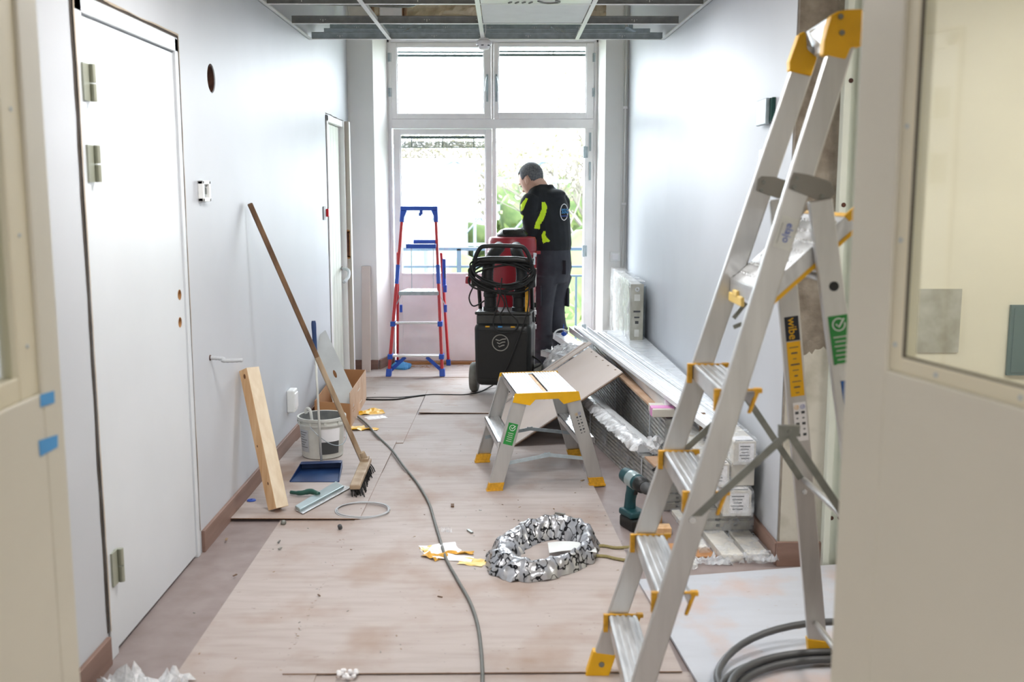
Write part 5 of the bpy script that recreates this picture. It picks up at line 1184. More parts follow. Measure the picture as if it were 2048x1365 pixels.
for k in range(7):
    p = lk.lerp(la, .45 + .08 * k); T.ellipsoid(p + V((.02 * (-1) ** k, -.03, .06)), (.06, 0, 0), (0, .05, 0), (0, 0, .014), 12, 6)
    p = rk.lerp(ra, .40 + .08 * k); T.ellipsoid(p + V((.02 * (-1) ** k, -.03, .06)), (.062, 0, 0), (0, .05, 0), (0, 0, .014), 12, 6)
tr = remesh(T, 'trousers', 'trousers', man, .009, 3)
pk_ = MB(); c = lk + V((-.0, 0, .14)) + lat * .088; pk_.obox(c, f * .055, lat * .008, V((0, 0, .08)))
pk_.build('thigh_pocket', 'pocket', tr, bevel=.008)
c = rk + V((.09, -.02, .10)); MB().obox(c, V((.008, .004, 0)), V((-.02, .045, 0)), V((0, 0, .075))).build('thigh_pocket', 'pocket', tr, bevel=.006)
c = torso_c(1121, 520) + V((0, -.10, 0)); MB().obox(c - V((0, 0, .05)), -lat.cross(UP) * .05, lat * .004, V((0, 0, .055))).build('back_pocket', 'pocket', tr, bevel=.006)
for i, an in enumerate((la, ra)):
    sh = MB(); ctr = V((an.x, an.y, zf)) + f * .055
    sh.loft([[ctr + f * (l_ * math.cos(a)) + lat * (w2 * math.sin(a)) + V((0, 0, z)) + f * o2 for a in [k * math.pi / 10 for k in range(20)]] for z, l_, w2, o2 in ((.020, .150, .052, 0), (.045, .145, .052, 0), (.070, .105, .048, -.035), (.100, .070, .046, -.065), (.125, .062, .045, -.068))])
    so = sh.build('shoe', 'shoe', man, smooth=40)
    MB().loft([[ctr + f * ((.154) * math.cos(a)) + lat * (.055 * math.sin(a)) + V((0, 0, z)) for a in [k * math.pi / 10 for k in range(20)]] for z in (.0, .020)]).build('sole', 'shoe_sole', so, smooth=40)
# jacket
J = MB()
J.loft([ring(torso_c(1105, 500), .130, .172), ring(torso_c(1104, 488), .140, .182), ring(torso_c(1101, 460), .140, .190), ring(torso_c(1098, 432), .138, .200),
        ring(torso_c(1094, 408), .128, .208), ring(torso_c(1091, 392), .110, .200), ring(torso_c(1088, 380), .085, .150), ring(torso_c(1085, 371), .068, .085)])
shL = torso_c(1090, 401) + lat * .195; shR = torso_c(1090, 401) - lat * .195
elL = at(1064, 462, YP - .10); wrL = at(1030, 484, YP + .02)
elR = at(1066, 455, YP + .24); wrR = at(1030, 480, YP + .16)
J.tube(smooth_path([shL - lat * .04 + V((0, 0, .0)), shL + V((0, 0, -.05)), elL, elL.lerp(wrL, .5), wrL], 6), [.075] * 4 + [.074] * 4 + [.070] * 4 + [.064] * 4 + [.056] * 4 + [.048] * 5, 18)
J.tube(smooth_path([shR + lat * .04, shR + V((0, 0, -.05)), elR, elR.lerp(wrR, .5), wrR], 6), [.074] * 4 + [.072] * 4 + [.068] * 4 + [.060] * 4 + [.052] * 4 + [.046] * 5, 18)
hb_ = -f
J.ellipsoid(torso_c(1101, 388) + hb_ * .040, f * .070, lat * .115, V((0, 0, .042)) + hb_ * -.01, 20, 10)
J.ellipsoid(torso_c(1104, 400) + hb_ * .055, f * .045, lat * .085, V((0, 0, .060)), 20, 10)
J.loft([ring(torso_c(1091, 384), .085, .105), ring(torso_c(1088, 376), .082, .092), ring(torso_c(1086, 369), .074, .082)])
for k in range(5): J.ellipsoid(shL.lerp(elL, .35 + .14 * k) + V((.05, -.035, 0)), (.035, 0, 0), (0, .03, 0), (0, 0, .010), 10, 6)
jk = remesh(J, 'jacket', ['jacket', 'hivis'], man, .006, 3)
def inpoly(x, z, P):
    r = False; j = len(P) - 1
    for i in range(len(P)):
        if (P[i][1] > z) != (P[j][1] > z) and x < (P[j][0] - P[i][0]) * (z - P[i][1]) / (P[j][1] - P[i][1]) + P[i][0]: r = not r
        j = i
    return r
polys = []
for P in ([(1083, 404), (1090, 404), (1094, 413), (1093, 424), (1088, 438), (1081, 449), (1079, 459), (1068, 457), (1072, 444), (1079, 430), (1084, 416)],
          [(1087, 462), (1091, 463), (1092, 474), (1101, 483), (1092, 485), (1086, 487), (1083, 472)], [(1040, 428), (1047, 432), (1045, 440), (1039, 438)], [(1041, 410), (1052, 396), (1056, 398), (1046, 420), (1041, 424)]):
    polys.append([(q.x, q.z) for q in (at(x, y, YP - .15) for x, y in P)])
oj = origin_of(man)
for p in jk.data.polygons:
    if p.normal.y < .1:
        c = p.center + oj; s_ = (YP - .15) / c.y; X, Z = c.x * s_, CAM_H + (c.z - CAM_H) * s_
        if any(inpoly(X, Z, P) for P in polys): p.material_index = 1
bcn = torso_c(1097, 424) - f * .150
lg = MB(); lg.tube([bcn + lat * .047 * math.cos(a) + UP * .062 * math.sin(a) - f * .006 for a in [k * math.pi / 16 for k in range(33)]], .0028, 6)
lgo = lg.build('round_emblem', 'paper_white', jk)
text('emblem_text', 'SSG', .052, bcn - f * .014 + UP * .006, -lat, UP, 'tape_blue', jk, extrude=.002)
MB().obox(bcn - f * .010 + UP * -.030, lat * .042, f * .001, UP * .003).build('emblem_line', 'label_text_blue', lgo)
MB().lathe([(.004, 0), (.004, .003)], torso_c(1092, 396) + lat * .17 + V((0, 0, .02)), lat, 10).build('stud', 'steel_grey', jk)
# head, neck and hands: one skin mesh
th_ = math.radians(36); fh = (f * math.cos(th_) - UP * math.sin(th_)).normalized(); uh = (UP * math.cos(th_) + f * math.sin(th_)).normalized()
fh *= 1.12; uh *= 1.12; Hc = at(1061, 355, YP - .01)
H = MB()
H.ellipsoid(Hc, fh * .094, lat * .075, uh * .088, 24, 16)
H.loft([[Hc + fh * (cx + a_ * math.cos(t)) + lat * b2 * math.sin(t) + uh * z for t in [k * math.pi / 10 for k in range(20)]] for z, cx, a_, b2 in
        ((.02, .028, .060, .066), (-.03, .030, .062, .067), (-.065, .034, .056, .060), (-.095, .042, .044, .048), (-.118, .052, .028, .032), (-.126, .056, .014, .018))])
H.loft([[Hc + fh * (cx + a_ * math.cos(t)) + lat * b2 * math.sin(t) + uh * z for t in [k * math.pi / 8 for k in range(16)]] for z, cx, a_, b2 in ((-.002, .088, .006, .007), (-.02, .094, .010, .010), (-.042, .100, .018, .017), (-.052, .094, .012, .015))])
H.ellipsoid(Hc + fh * .084 + uh * .004, fh * .012, lat * .050, uh * .010, 14, 8)
H.ellipsoid(Hc + fh * .084 - uh * .074, fh * .011, lat * .024, uh * .006, 12, 8); H.ellipsoid(Hc + fh * .082 - uh * .086, fh * .011, lat * .022, uh * .007, 12, 8)
for s_ in (-1, 1): H.ellipsoid(Hc - fh * .006 - uh * .030 + lat * s_ * .077, fh * .019 - uh * .004, lat * .009, uh * .032 - fh * .006, 14, 10)
nb = torso_c(1090, 384)
H.tube([Hc - uh * .03 - fh * .02, Hc.lerp(nb, .55) - fh * .01, nb + V((0, 0, -.03))], [.062, .058, .066], 20)
def hand(wr, dirv, palm_n, side):
    d_ = dirv.normalized(); n_ = (palm_n - d_ * palm_n.dot(d_)).normalized(); s_ = d_.cross(n_) * side
    H.tube([wr - d_ * .05, wr + d_ * .01], [.032, .028], 12)
    H.obox(wr + d_ * .045, d_ * .045, s_ * .040, n_ * .013)
    for k, (o_, L) in enumerate(((-.030, .070), (-.010, .080), (.011, .074), (.031, .058))):
        b0 = wr + d_ * .080 + s_ * o_; H.tube([b0 - d_ * .02, b0, b0 + d_ * L * .42 + n_ * .006, b0 + d_ * L * .72 + n_ * .024, b0 + d_ * L * .84 + n_ * .045], [.0095, .0095, .009, .0082, .007], 10)
    t0 = wr + d_ * .025 - s_ * .036; H.tube([t0 + s_ * .012, t0 - s_ * .018 + d_ * .022 + n_ * .008, t0 - s_ * .020 + d_ * .050 + n_ * .022, t0 - s_ * .012 + d_ * .070 + n_ * .034], [.014, .012, .0105, .009], 10)
hand(wrL, (wrL - elL) + V((0, .1, -.02)), -lat, 1); hand(wrR, (wrR - elR) + V((0, -.05, -.02)), lat, -1)
for s_, el, wr in ((1, elL, wrL), (-1, elR, wrR)):
    sh_ = torso_c(1090, 404) + lat * s_ * .17
    H.tube([nb + V((0, 0, -.04)), (nb + sh_) / 2 + V((0, 0, -.05)), sh_ + V((0, 0, -.02)), sh_.lerp(el, .5), el, el.lerp(wr, .5), wr], [.05, .045, .045, .040, .035, .030, .026], 14)
hd_ = remesh(H, 'body', 'skin', man, .0042, 3)
oh = Hc - fh * .006 + uh * .006; hm = MB(); hm.ellipsoid(oh, fh * .0975, lat * .0795, uh * .0925, 40, 28)
keep = []
for fc_, mi in zip(hm.f, hm.m):
    c = sum((hm.v[i] for i in fc_), V()) / len(fc_) - oh; a_, u_, l_ = c.dot(fh) / .1223, c.dot(uh) / .1160, abs(c.dot(lat)) / .0795
    if (a_ > .30 and u_ < .55 + .10 * l_) or (u_ < -.30 - .42 * (a_ < -.25)) or (abs(a_ + .02) < .28 and u_ < -.12): continue
    keep.append(fc_)
hm.f = keep; hm.m = [0] * len(keep)
hr = hm.build('hair', 'hair_grey', man, smooth=True, solid=.006)
for s_ in (-1, 1):
    MB().ellipsoid(Hc + fh * .083 - uh * .016 + lat * s_ * .030, fh * .006, lat * .012, uh * .006, 10, 8).build('eye', 'print_dark', hd_, smooth=True)
    MB().tube([Hc + fh * .094 + uh * .004 + lat * s_ * .014, Hc + fh * .094 + uh * .009 + lat * s_ * .030, Hc + fh * .082 + uh * .003 + lat * s_ * .050], .0028, 6).build('eyebrow', 'hair_grey', hd_)
MB().tube([Hc + fh * .094 - uh * .080 + lat * .018, Hc + fh * .098 - uh * .0795, Hc + fh * .094 - uh * .080 - lat * .018], .0018, 6).build('mouth_line', 'hole_brown', hd_)
# ================================================================== STACK OF PACKS ALONG THE RIGHT WALL
def frame2(p, dx): d = V((dx, 1, 0)).normalized(); return V(p), d, V((d.y, -d.x, 0))
def stud_bundle(name, p, dx, L, Wd, z0, h, nl, nc, label, mats='ribbed_metal'):
    o, d, n_ = frame2(p, dx); t = thing(name, V((o.x, o.y, z0)), label, 'profile bundle')
    lh, cw_ = h / nl, Wd / nc
    for i in range(nl):
        for j in range(nc):
            mb = MB(); c = o + n_ * (cw_ * (j + .5)) + V((0, 0, z0 + lh * (i + .5)))
            for k, (hz, inset) in enumerate(((.46, .0), (.30, .004), (.12, .0))):
                pass
            mb.obox(c + d * L / 2, n_ * (cw_ / 2 - .011), d * L / 2, V((0, 0, lh / 2 - .001)))
            for s_ in (-1, 1):
                for zz_ in (-.32, .18): mb.obox(c + d * L / 2 + n_ * s_ * (cw_ / 2 - .007) + V((0, 0, lh * zz_)), n_ * .007, d * L / 2, V((0, 0, lh * .13)))
            mb.obox(c - d * .002, n_ * (cw_ / 2 - .008), d * .004, V((0, 0, lh / 2 - .006)))
            mb.build('stud', mats, t)
    a_ = o - n_ * .004 - d * .01 + V((0, 0, z0)); wv, lv = n_ * (Wd + .008), d * (L + .02)
    nn_ = 40; mb = MB()
    def F(s0, vec, hv): 
        def P(u, v):
            q = s0 + vec * u + hv * v; return q + V((noise.noise(q * 12), noise.noise(q * 12 + V((3, 1, 5))), noise.noise(q * 12 + V((8, 8, 8))))) * .0035
        return P
    mb.grid(F(a_, lv, V((0, 0, h + .004))), nn_, 4); mb.grid(F(a_ + V((0, 0, h + .004)), lv, wv), nn_, 4); mb.grid(F(a_, wv, V((0, 0, h + .004))), 4, 4)
    mb.build('plastic_film', 'plastic_wrap_thin', t, smooth=True)
    for u in (.12, .5, .88):
        if L * u < 0: continue
        c = o + d * L * u
        MB().obox(c - n_ * .006 + V((0, 0, z0 + h / 2)), n_ * .001, d * .008, V((0, 0, h / 2))).obox(c + n_ * (Wd / 2) + V((0, 0, z0 + h + .006)), n_ * (Wd / 2 + .006), d * .008, V((0, 0, .001))).build('strap', 'paper_grey', t)
    return t, o, d, n_
stud_bundle('stud_bundle', (.735, 4.60, 0), -.165, 2.75, .135, .001, .165, 4, 2, 'low film-wrapped bundle of steel studs nearest to the step stool')
stud_bundle('stud_bundle', (.785, 4.92, 0), -.048, 3.05, .235, .001, .365, 8, 2, 'tall film-wrapped bundle of steel studs under the long white profiles')
# cardboard layer on the tall bundle
o, d, n_ = frame2((.79, 4.95, 0), -.048)
MB().prism([o + V((0, 0, .371)), o + n_ * .22 + V((0, 0, .371)), o + n_ * .22 + d * 2.9 + V((0, 0, .371)), o + d * 2.9 + V((0, 0, .371))], (0, 0, .006)).build('cardboard_sheet', 'cardboard_light', label='long strip of brown cardboard lying on the tall stud bundle', cat='cardboard')
# wooden trestle block hidden below the near packs and the small cartons
stud_bundle('stud_bundle', (.835, 4.22, 0), -.03, .62, .225, .036, .098, 2, 3, 'short stud bundle carrying the labelled cartons near the right wall')
def carton(px, L, z0, h, Wd, label, dx=-.03, lab=True, seed=0):
    o, d, n_ = frame2(px, dx); t = thing('carton', V((o.x, o.y, z0)), label, 'carton', None)
    MB().prism([o + V((0, 0, z0)), o + n_ * Wd + V((0, 0, z0)), o + n_ * Wd + d * L + V((0, 0, z0)), o + d * L + V((0, 0, z0))], (0, 0, h)).build('box', 'carton_white', t, bevel=.004)
    lb = MB().obox(o + n_ * Wd * .56 - d * .0016 + V((0, 0, z0 + h * .52)), n_ * Wd * .34, d * .0006, V((0, 0, h * .40))).build('label', 'paper_white', t)
    for k in range(5): MB().obox(o + n_ * Wd * (.50 - .02 * (k % 2)) - d * .0026 + V((0, 0, z0 + h * (.80 - .13 * k))), n_ * Wd * (.22 - .04 * (k % 3)), d * .0004, V((0, 0, .0022))).build('label_line', 'print_dark', lb)
    MB().obox(o + n_ * Wd * .5 + d * .05 + V((0, 0, z0 + h + .0006)), n_ * Wd * .44, d * .04, V((0, 0, .0005))).build('top_label', 'paper_white', t)
    MB().obox(o + n_ * Wd * .5 + d * .018 + V((0, 0, z0 + h + .0014)), n_ * Wd * .40, d * .006, V((0, 0, .0004))).build('bar_code', 'print_dark', t)
    mb = MB(); a_ = o - n_ * .005 - d * .012 + V((0, 0, z0 + .001)); 
    def F(s0, vec, hv):
        def P(u, v):
            q = s0 + vec * u + hv * v; return q + V((noise.noise(q * 26 + V((seed, 0, 0))), noise.noise(q * 26), abs(noise.noise(q * 26 + V((8, 8, 8)))))) * .006
        return P
    mb.grid(F(a_, n_ * (Wd + .010), V((0, 0, h + .004))), 14, 12); mb.grid(F(a_ + V((0, 0, h + .006)), n_ * (Wd + .01), d * (L + .02)), 10, 20); mb.grid(F(a_, d * (L + .02), V((0, 0, h + .006))), 20, 8)
    mb.build('plastic_film', 'plastic_wrap', t, smooth=True)
    return t
carton((.905, 4.10, 0), .74, .138, .106, .118, 'lowest labelled carton above the white planks, by the right wall', seed=1)
carton((.838, 4.14, 0), .70, .250, .100, .098, 'labelled carton leaning over the stack edge, left of the topmost one', seed=2)
carton((.945, 4.12, 0), .72, .352, .098, .094, 'topmost labelled carton against the right wall', seed=3)
MB().prism([(.945, 4.16, .250), (1.045, 4.16, .250), (1.035, 4.82, .250), (.935, 4.82, .250)], (0, 0, .098)).build('carton', 'carton_white', label='plain white carton between the lowest and topmost labelled cartons', cat='carton', bevel=.004)
MB().box(.90, .925, 4.62, 4.64, .356, .46).build('wood_strip', 'old_wood', label='short upright wooden strip behind the topmost carton', cat='wood strip', bevel=.002)
# flat wrapped planks on the floor
def plank_pack(x, y, dx, L, Wd, h, label, seed, z0=.0008):
    o, d, n_ = frame2((x, y, 0), dx); t = thing('plank_pack', V((o.x, o.y, z0)), label, 'plank pack')
    MB().prism([o + V((0, 0, z0)), o + n_ * Wd + V((0, 0, z0)), o + n_ * Wd + d * L + V((0, 0, z0)), o + d * L + V((0, 0, z0))], (0, 0, h)).build('plank', 'carton_white', t, bevel=.003)
    mb = MB(); a_ = o - n_ * .004 - d * .03 + V((0, 0, z0 + .0006))
    def F(s0, vec, hv, amp):
        def P(u, v):
            q = s0 + vec * u + hv * v; k = amp if (q - o).dot(d) < .012 else .0015
            w_ = V((noise.noise(q * 30 + V((seed, 0, 0))), noise.noise(q * 30), abs(noise.noise(q * 30 + V((8, 8, 8)))))) * k; r = q + w_; r.z = max(r.z, z0 + .0006); return r
        return P
    mb.grid(F(a_, n_ * (Wd + .008), V((0, 0, h + .006)), .016), 14, 6); mb.grid(F(a_ + V((0, 0, h + .004)), n_ * (Wd + .008), d * (L + .03), .016), 8, 46); mb.grid(F(a_, d * (L + .03), V((0, 0, h + .004)), .01), 46, 4)
    mb.build('plastic_film', 'plastic_wrap', t, smooth=True)
plank_pack(.868, 3.93, -.07, .92, .088, .032, 'left of the two wide wrapped white planks, beside the tall ladder', 5, z0=.001)
plank_pack(.972, 3.94, -.05, .80, .090, .032, 'right of the two wide wrapped white planks, against the baseboard', 6, z0=.001)
plank_pack(.800, 4.05, -.07, .50, .036, .022, 'narrow wrapped white strips left of the wide white planks', 7)
plank_pack(.66, 3.885, .02, .11, .10, .010, 'short flat white piece in plastic at the edge of the white board', 8)
MB().grid(crumple(V((.83, 3.93, .001)), .15, .07, .03, 41, rough=2), 14, 8).build('plastic_scrap', 'plastic_wrap', label='crumpled clear film in front of the left white plank', cat='plastic', solid=.0006)
MB().grid(crumple(V((1.02, 3.915, .024)), .13, .09, .03, 43, rough=2), 14, 8).build('plastic_scrap', 'plastic_wrap_thin', label='crumpled clear film in front of the right white plank', cat='plastic', solid=.0006)
for (x0, y0, x1, y1, z, h, l) in ((.60, 4.40, .70, 4.46, .001, .045, 'pine block lying on the floor between the ladder rails'), (.59, 4.26, .72, 4.33, .001, .03, 'lower pine block in front of the other one')):
    MB().box(x0, x1, y0, y1, z, z + h).build('pine_block', 'pine', label=l, cat='wood block', bevel=.002)
MB().prism([(.61, 3.96, .001), (.86, 3.99, .001), (.83, 4.16, .001), (.60, 4.13, .001)], (0, 0, .005)).build('fibreboard_offcut', 'cardboard', label='brown fibreboard offcut behind the white board under the ladder', cat='offcut')
bx = MB().box(.775, .835, 4.62, 4.86, .372 - .205, .345).build('metal_box', 'steel_grey', label='grey metal box wedged between the stud bundle and the cartons', cat='box', bevel=.004)
MB().bar((.70, 4.70, .168), (.83, 4.55, .30), .012, .012).build('black_strip', 'black_plastic', label='thin black strip lying against the grey metal box', cat='strip')
# long white profiles on top
def profile(name, pn, pf_, Wd, z, h, label, lips=True, film_=True, m='profile_white'):
    pn, pf_ = V(pn), V(pf_); d = (pf_ - pn); d.z = 0; L = d.length; d.normalize(); n_ = V((d.y, -d.x, 0)); o = V((pn.x, pn.y, z))
    t = thing(name, o, label, 'profile')
    mb = MB().obox(o + n_ * Wd / 2 + d * L / 2 + V((0, 0, .002)), n_ * Wd / 2, d * L / 2, V((0, 0, .002)))
    if lips:
        for u in (0.02, .98): mb.obox(o + n_ * Wd * u + d * L / 2 + V((0, 0, h / 2)), n_ * .002, d * L / 2, V((0, 0, h / 2)))
        for u in (.3, .62): mb.tube([o + n_ * Wd * u + V((0, 0, .006)), o + n_ * Wd * u + d * L + V((0, 0, .006))], .006, 8)
    mb.build('rail', m, t, bevel=.001)
    if film_:
        mb = MB(); a_ = o + V((0, 0, h + .003)) - d * .01
        mb.grid(lambda u, v: a_ + d * (L + .02) * u + n_ * Wd * v + V((0, 0, .006 * noise.noise(V((u * 40, v * 4, 2))))), 60, 6); mb.build('plastic_film', 'plastic_wrap_thin', t, smooth=True)
    return t
profile('white_profile', fl(1422, 862, .452) + V((-.02, 0, 0)), fl(1148, 660, .452), .105, .452, .022, 'long shiny white profile on top of the stack, reaching towards the window', film_=False)
profile('white_profile', fl(1440, 842, .452) + V((.0, 0, 0)), fl(1195, 668, .452), .075, .452, .016, 'second long white profile right of the shiny one on the stack')
t = thing('panel_pack', (.86, 4.95, .378), 'wide white panel pack in loose plastic between the profiles and the right wall', 'panel pack')
MB().prism([(.795, 5.0, .3785), (1.03, 5.0, .3785), (.985, 7.55, .3785), (.66, 7.55, .3785)], (0, 0, .068)).build('panel', 'profile_white', t, bevel=.004)
MB().grid(lambda u, v: V((.80 + .235 * v - u * (.135 - .085 * v), 4.98 + 2.6 * u, .4485 + .004 * noise.noise(V((u * 30, v * 5, 1))))), 60, 8).build('plastic_film', 'plastic_wrap', t, smooth=True)
MB().prism([(.80, 5.02, .01)] * 0 + [(.745, 5.2, .371), (.785, 5.2, .371), (.70, 6.3, .371), (.655, 6.3, .371)], (0, 0, .012)).build('thin_batten', 'cardboard_light', label='thin batten on the left edge of the tall bundle', cat='batten')
# small white carton with pink tape
pc = thing('small_carton', (.80, 4.93, .378), 'small white carton closed with pink tape on the stack', 'carton')
q = V((.712, 4.90, .379))
MB().box(.722, .830, 4.90, 5.06, .3785, .418).build('box', 'carton_white', pc, bevel=.003)
MB().box(.719, .832, 4.925, 4.985, .3775, .4205).build('tape', 'pink_tape', pc)
# tube profile in torn film on the low bundle
tp = thing('round_profile', (.66, 5.1, .168), 'white round-edged profile in torn clear film on the low bundle', 'profile')
o, d, n_ = frame2((.668, 5.02, 0), -.15)
prof = [(0, 0), (0, .030), (.012, .044), (.03, .048), (.068, .048), (.084, .042), (.094, .028), (.096, 0)]
MB().prism([o + n_ * x + V((0, 0, .170 + z)) for x, z in prof], d * 1.9).build('profile', 'profile_white', tp, smooth=30)
def tf(u, v):
    q = o - d * (.10 - .0) + d * (1.15 * u) + n_ * (-.055 + .15 * v) + V((0, 0, .176 + .058 * math.sin(math.pi * min(1, .15 + v))))
    k = .020 * (1 - .5 * v) * (1.4 - u); r = q + V((noise.noise(q * 24), noise.noise(q * 24 + V((4, 0, 0))), noise.noise(q * 24 + V((0, 7, 0))))) * k; r.z = max(r.z, .172); return r
MB().grid(tf, 70, 16).build('torn_film', 'crumpled_plastic', tp, smooth=40)
mb = MB(); tc_ = o - d * .06 + n_ * .07 + V((0, 0, .22)); mb.ellipsoid(tc_, (.035, 0, 0), (0, .05, 0), (0, 0, .05), 18, 12)
for v in mb.v: v += V((noise.noise(v * 40), noise.noise(v * 40 + V((9, 0, 0))), noise.noise(v * 40 + V((0, 5, 0))))) * .03
mb.build('film_knot', 'crumpled_plastic', tp, smooth=30)
MB().prism([o - d * .30 + n_ * .0 + V((0, 0, .172)), o - d * .30 + n_ * .13 + V((0, 0, .172)), o - d * .12 + n_ * .125 + V((0, 0, .172)), o - d * .12 + n_ * .0 + V((0, 0, .172))], (0, 0, .010)).build('cardboard_end', 'cardboard_light', tp)
# leaning hardboard sheets
A_ = V((.045, 5.80, .0042)); B_ = at(1246, 746, 5.80); Fd = V((-.115, .93, 0)); nb_ = (B_ - A_).cross(Fd).normalized(); nb_ = nb_ if nb_.z > 0 else -nb_
ls = MB().prism([A_, B_, B_ + Fd, A_ + Fd], nb_ * .007).build('leaning_board', 'hardboard_pale', label='large pale hardboard sheet leaning on the stack behind the step stool', cat='board')
for k in range(5):
    c = B_ + Fd * (.12 + .18 * k) + nb_ * .0085 + (A_ - B_).normalized() * (.015 + .006 * (k % 2)); MB().ellipsoid(c, (.010, 0, 0), (0, .006, 0), nb_ * .002, 8, 5).build('chipped_spot', 'old_wood', ls)
for k in range(6):
    c = A_.lerp(B_, .62) + Fd * (.45 + .05 * (k % 3)) + (A_ - B_).normalized() * .03 * k + nb_ * .0075; MB().obox(c, (B_ - A_).normalized() * .016, Fd.normalized() * .003, nb_ * .0004).build('pink_mark', 'pink_tape', ls)
MB().prism([A_ - V((0, 0, 0)), B_, B_ + Fd.normalized() * .006, A_ + Fd.normalized() * .006], -nb_ * .006).build('raw_edge', 'old_wood', ls)
e = (B_ - A_).normalized()
for k, (s0, wd, lf, l) in enumerate(((.02, .085, .030, 'narrow hardboard strip leaning just beyond the large leaning sheet'), (.125, .030, .034, 'thin hardboard strip leaning farthest from the camera, beyond the wider strip'))):
    a0 = A_ + Fd + Fd.normalized() * s0 + e * .06; b0 = B_ + Fd + Fd.normalized() * s0 + e * (.03 - .02 * k)
    a0 = V((a0.x, a0.y, max(a0.z, .012)))
    MB().prism([a0 + nb_ * .010, b0 + nb_ * .010, b0 + Fd.normalized() * wd + nb_ * .010, a0 + Fd.normalized() * wd + nb_ * .010], nb_ * .008).build('leaning_strip', 'hardboard_pale', label=l, cat='strip', bevel=.001)
# loose plastic heap and folded white carriers at the far end
hp_ = thing('plastic_heap', (.42, 7.25, .01), 'heap of crumpled clear plastic beside the dust extractor wheel', 'plastic')
mb = MB(); mb.ellipsoid((.44, 7.30, .19), (.15, .0, .02), (-.03, .38, 0), (0, 0, .19), 60, 40)
for v in mb.v:
    v += V((noise.noise(v * 9), noise.noise(v * 9 + V((9, 0, 0))), noise.noise(v * 9 + V((0, 5, 0))))) * .05 + V((noise.noise(v * 32), noise.noise(v * 32 + V((9, 0, 0))), noise.noise(v * 32 + V((0, 5, 0))))) * .018
    v.z = max(v.z, .012)
mb.build('film', 'crumpled_plastic', hp_, smooth=40)
mb = MB()
for k in range(5): mb.bar((.36 + .05 * k, 6.95, .03 + .03 * k), (.34 + .05 * k, 7.6, .06 + .05 * k), .04, .02)
mb.build('packed_profile', 'profile_white', hp_, kind='stuff')
for k, (pa, pb_, l) in enumerate((((1094, 702, 7.6), (1150, 716, 6.9), 'left folded white channel at the far end of the stack'), ((1118, 668, 7.9), (1185, 712, 7.0), 'middle folded white channel at the far end of the stack'), ((1150, 655, 8.1), (1200, 690, 7.2), 'right folded white channel at the far end, nearest to the radiator'))):
    p, q = at(*pa), at(*pb_); t = thing('channel', p, l, 'channel'); m_ = MB(); wv = V((.045, 0, 0)); uv = V((0, 0, .022))
    m_.obox((p + q) / 2, wv, (q - p) / 2, V((0, 0, .002))); m_.obox((p + q) / 2 - wv - uv * .8, V((.002, 0, 0)), (q - p) / 2, uv); m_.obox((p + q) / 2 + wv - uv * .8, V((.002, 0, 0)), (q - p) / 2, uv)
    m_.build('profile', 'profile_white', t)
    MB().grid(lambda u, v: p + (q - p) * u + wv * (2.3 * v - 1.15) + V((0, 0, .008 + .012 * noise.noise(V((u * 12, v * 3, k))))), 16, 6).build('film', 'crumpled_plastic', t, smooth=True)
pcs = [at(1107, 678, 7.5), at(1111, 664, 7.5), at(1124, 659, 7.5), at(1137, 664, 7.5)]
MB().tube(smooth_path(pcs, 6), .006, 8).build('cable_loop', 'profile_white', label='curved white cable loop sticking up in front of the worker', cat='cable', smooth=True)
MB().ellipsoid(at(1128, 668, 7.56), (.022, 0, 0), (0, .03, 0), (0, 0, .018), 12, 8).lathe([(.006, 0), (.002, .05)], at(1127, 662, 7.56), n=8).build('glue_nozzle', 'blue', label='small blue nozzle behind the curved white cable loop', cat='nozzle', smooth=35)

# drill
dz = .0008 + 0; dcn = V((.565, 4.36, 0))
dr_ = thing('cordless_drill', dcn, 'teal and black cordless drill standing on its battery beside the low bundle', 'drill')
dd_ = V((.42, -.90, .0)).normalized(); dl_ = V((-dd_.y, dd_.x, 0))
def DP(a_, b_, z): return dcn + dd_ * a_ + dl_ * b_ + V((0, 0, z + dz))
MB().add([DP(x, y, z) for x in (-.055, .065) for y in (-.040, .040) for z in (0, .055)], FB).build('battery', 'black_plastic', dr_, bevel=.010, seg=3)
MB().add([DP(x, y, z) for x in (-.058, .050) for y in (-.043, .043) for z in (.055, .085)], FB).build('battery_mount', 'teal', dr_, bevel=.010, seg=3)
MB().tube(smooth_path([DP(-.03, 0, .075), DP(-.025, 0, .13), DP(-.005, 0, .19)], 4), [.027, .027, .026, .025, .025, .026, .026, .028, .030], 16).build('grip', 'teal', dr_, smooth=True)
ax_ = (dd_ + V((0, 0, -.10))).normalized(); m0 = DP(-.075, 0, .225)
MB().lathe([(.020, -.008), (.032, 0), (.036, .04), (.036, .10), (.033, .115)], m0, ax_, 24).build('motor_housing', 'teal', dr_, smooth=40)
MB().lathe([(.037, .05), (.0375, .052), (.0375, .098), (.037, .10)], m0, ax_, 24).build('silver_band', 'blade', dr_, smooth=40)
MB().lathe([(.033, .114), (.034, .12), (.034, .150), (.028, .158), (.027, .163)], m0, ax_, 24).build('torque_ring', 'black_plastic', dr_, smooth=40)
MB().lathe([(.025, .162), (.026, .17), (.026, .185), (.019, .205), (.012, .214), (.005, .216), (.005, .20)], m0, ax_, 24, cap=False).build('chuck', 'dark_grey', dr_, smooth=40)
MB().add([DP(x, y, z) for x in (.004, .022) for y in (-.008, .008) for z in (.155, .185)], FB).build('trigger', 'black_plastic', dr_, bevel=.003)
MB().box(.560, .585, 4.50, 4.53, .27, .305).build('bit_holder', 'knot', dr_) if False else None

